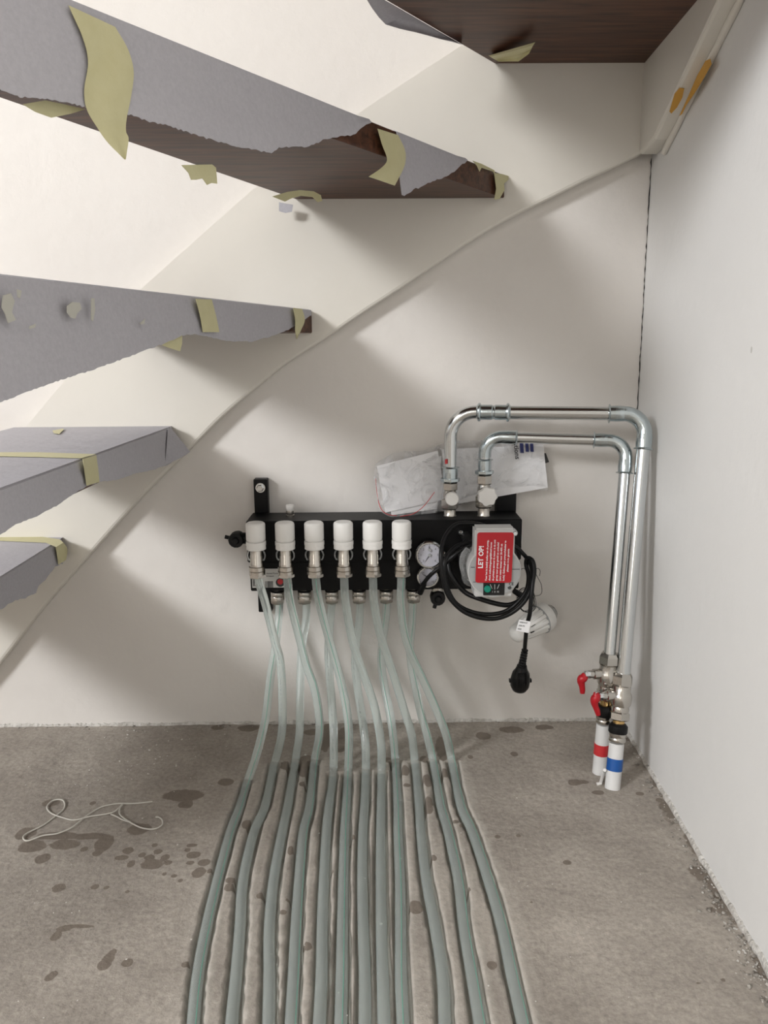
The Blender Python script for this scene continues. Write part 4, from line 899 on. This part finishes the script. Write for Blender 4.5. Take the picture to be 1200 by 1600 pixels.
# ------------------------------------------------------------ bag of documents leaning behind the pipes
def bagY(x, y, off=0.0):
    v = max(0, min(1, (y-690)/120)); l = max(0, min(1, (700-x)/110)); return -.010-.020*v-.055*v*l-off
def bp_(x, y, off=0.0): return onY(x, y, bagY(x, y, off))
def quadgrid(c4, nx_, ny_, off, wav=0.0, seed=0):
    rows = []
    for i in range(ny_+1):
        row = []
        for j in range(nx_+1):
            u = j/nx_; v = i/ny_; x = (c4[0][0]*(1-u)+c4[1][0]*u)*(1-v)+(c4[3][0]*(1-u)+c4[2][0]*u)*v; y = (c4[0][1]*(1-u)+c4[1][1]*u)*(1-v)+(c4[3][1]*(1-u)+c4[2][1]*u)*v
            row.append(bp_(x, y, off+wav*noise.noise(V((u*3, v*3, seed)))))
        rows.append(row)
    return rows
doc = thing('folded_leaflet', 'white folded paper sheets in the left half of the plastic bag', 'leaflet', tuple(bp_(640, 800)))
for kk, c4 in enumerate(([(589, 728), (684, 704), (697, 780), (602, 801)], [(600, 735), (690, 712), (683, 795), (612, 805)])):
    b = bmesh.new(); sheet(b, quadgrid(c4, 12, 8, .004-.002*kk, .003, kk), .0008); obj('sheet', b, 'sheet', doc)
man = thing('instruction_booklet', 'white instruction booklet with blue logo bars, right half of the plastic bag', 'booklet', tuple(bp_(780, 780)))
b = bmesh.new(); sheet(b, quadgrid([(690, 702), (849, 695), (856, 762), (700, 790)], 14, 8, .002, .002, 4), .002); bk = obj('cover', b, 'sheet', man)
b = bmesh.new(); sheet(b, quadgrid([(800, 708), (853, 708), (858, 722), (800, 742)], 6, 4, -.001), .001); obj('dark_sheet', b, 'ink', man)
b = bmesh.new()
for xa, xb, ya, yb in ((812, 817.5, 692, 708), (820.5, 825.5, 692, 706), (828, 833, 692, 706)):
    prism(b, [bp_(x, y, .0062) for x, y in ((xa, ya), (xb, ya), (xb+1, yb), (xa+1, yb))], (0, -.0004, 0))
obj('logo_bars', b, 'blueink', bk, smooth=False)
t0 = bp_(802.5, 691, .0095); t1 = bp_(806, 723, .0095); td = (t1-t0).normalized()
text('lettering', 'utions', .0125, t0, td, td.cross(V((0, -1, 0)))*-1, 'ink', bk, depth=.0003, bold=.0002)
# the bag: front and back film, wrinkled, with a red press seal
bag = thing('plastic_bag', 'clear crumpled zip bag with red seal behind the steel pipes', 'plastic bag', tuple(bp_(700, 800)))
outl_t = [(583, 742), (588, 725), (600, 716), (622, 706), (660, 704), (681, 697), (700, 690), (740, 688), (790, 688), (848, 693)]
outl_b = [(592, 795), (597, 801), (612, 808), (640, 813), (662, 810), (700, 795), (735, 784), (775, 772), (820, 765), (856, 767)]
def film(off, amp, seed, bulge=0):
    A2 = spline([V((x, y, 0)) for x, y in outl_t], 5); B3 = spline([V((x, y, 0)) for x, y in outl_b], 5); rows = []
    for a_, b_ in zip(A2, B3):
        row = []
        for j in range(17):
            f = j/16; q_ = a_.lerp(b_, f); e_ = math.sin(f*math.pi)
            nz = noise.noise(V((q_.x*.035+seed, q_.y*.05, 0)))+.6*noise.noise(V((q_.x*.1, q_.y*.1+q_.x*.05, seed)))
            row.append(bp_(q_.x, q_.y, off*e_+(amp*nz+amp*.5)*e_*(1.0 if off > 0 else -.0)))
        rows.append(row)
    bm = bmesh.new(); sheet(bm, rows, .0002); return bm
obj('front_film', film(.0085, .0035, 1), 'film', bag); obj('back_film', film(-.002, .001, 3), 'film', bag)
b = bmesh.new()
tube(b, spline([bp_(587, 748, .004), bp_(589, 770, .006), bp_(594, 792, .006), bp_(604, 803, .006), bp_(620, 806, .008)], 5), .0006, 6)
tube(b, spline([bp_(625, 807, .009), bp_(645, 803, .012), bp_(662, 791, .012), (bp_(679, 769, .012))], 5), .0006, 6)
obj('red_seal', b, 'redtape', bag)

# ------------------------------------------------------------ thread and crumbs on the floor
def fl(u, v): return onZ(u/3, 1120+v/3, .0018)
b = bmesh.new()
p1 = [(715,398),(650,405),(600,408),(545,408),(470,425),(400,470),(340,520),(270,550),(200,560),(130,582),(108,568),(130,545),(200,510),(255,470),(300,430),(295,395),(250,395),(220,425),(240,455),(300,475),(350,485),(420,470),(500,458),(540,445),(575,412)]
p2 = [(575,412),(562,430),(562,460),(600,490),(660,520),(720,528),(758,508),(760,488),(745,475),(730,472)]
for pp in (p1, p2, [(520,458),(545,470),(575,485),(610,497)]): tube(b, spline([fl(*q)+V((0, 0, random.uniform(0, .0015))) for q in pp], 6), .0011, 6)
tag(obj('thread', b, 'thread'), 'pale thread lying in tangled loops on the concrete at left', 'thread')
def crumbs(name, lab, m, spots, seed, smin, smax):
    r = random.Random(seed); b = bmesh.new()
    for p in spots:
        s = r.uniform(smin, smax)*(1 if r.random() < .85 else 1.9); mt = Matrix.Translation(p+V((0, 0, s*.25))) @ Matrix.Rotation(r.uniform(0, 6), 4, 'Z') @ Matrix.Diagonal((s, s*r.uniform(.5, 1), s*r.uniform(.3, .6), 1))
        res = bmesh.ops.create_icosphere(b, subdivisions=1, radius=1, matrix=mt)
        for v in res['verts']: v.co += V([r.uniform(-.25, .25)*s for _ in range(3)])
    return tag(obj(name, b, m, smooth=False, base=(0, 0, 0)), lab, 'debris', kind='stuff')
r = random.Random(21); sp = []
for _ in range(420):
    s = abs(r.gauss(0, 1)); t_ = r.choice((r.uniform(.02, 1.05), r.gauss(.62, .10))); sp.append(corner+wd*t_+wn*(.006+.012*s))
crumbs('plaster_crumbs', 'pale plaster crumbs along the foot of the right wall', 'lip', sp[:150], 1, .0008, .0020)
crumbs('mortar_crumbs', 'dark gritty mortar crumbs along the foot of the right wall', 'crumb', sp[150:], 6, .0010, .0026)
sp = [V((r.uniform(-.95, .45), -abs(r.gauss(.004, .006))-.003, 0)) for _ in range(260)]
crumbs('plaster_crumbs', 'plaster crumbs along the foot of the back wall', 'crumb', sp, 2, .0008, .002)
sp = [onZ(r.gauss(220, 70), r.uniform(1140, 1230)) for _ in range(90)]+[onZ(r.uniform(20, 1150), r.uniform(1160, 1590)) for _ in range(70)]
sp = [p for p in sp if (p-corner).dot(wn) > .02]
crumbs('plaster_crumbs', 'tiny white plaster chips scattered over the open floor', 'chip', sp, 3, .0006, .0014)
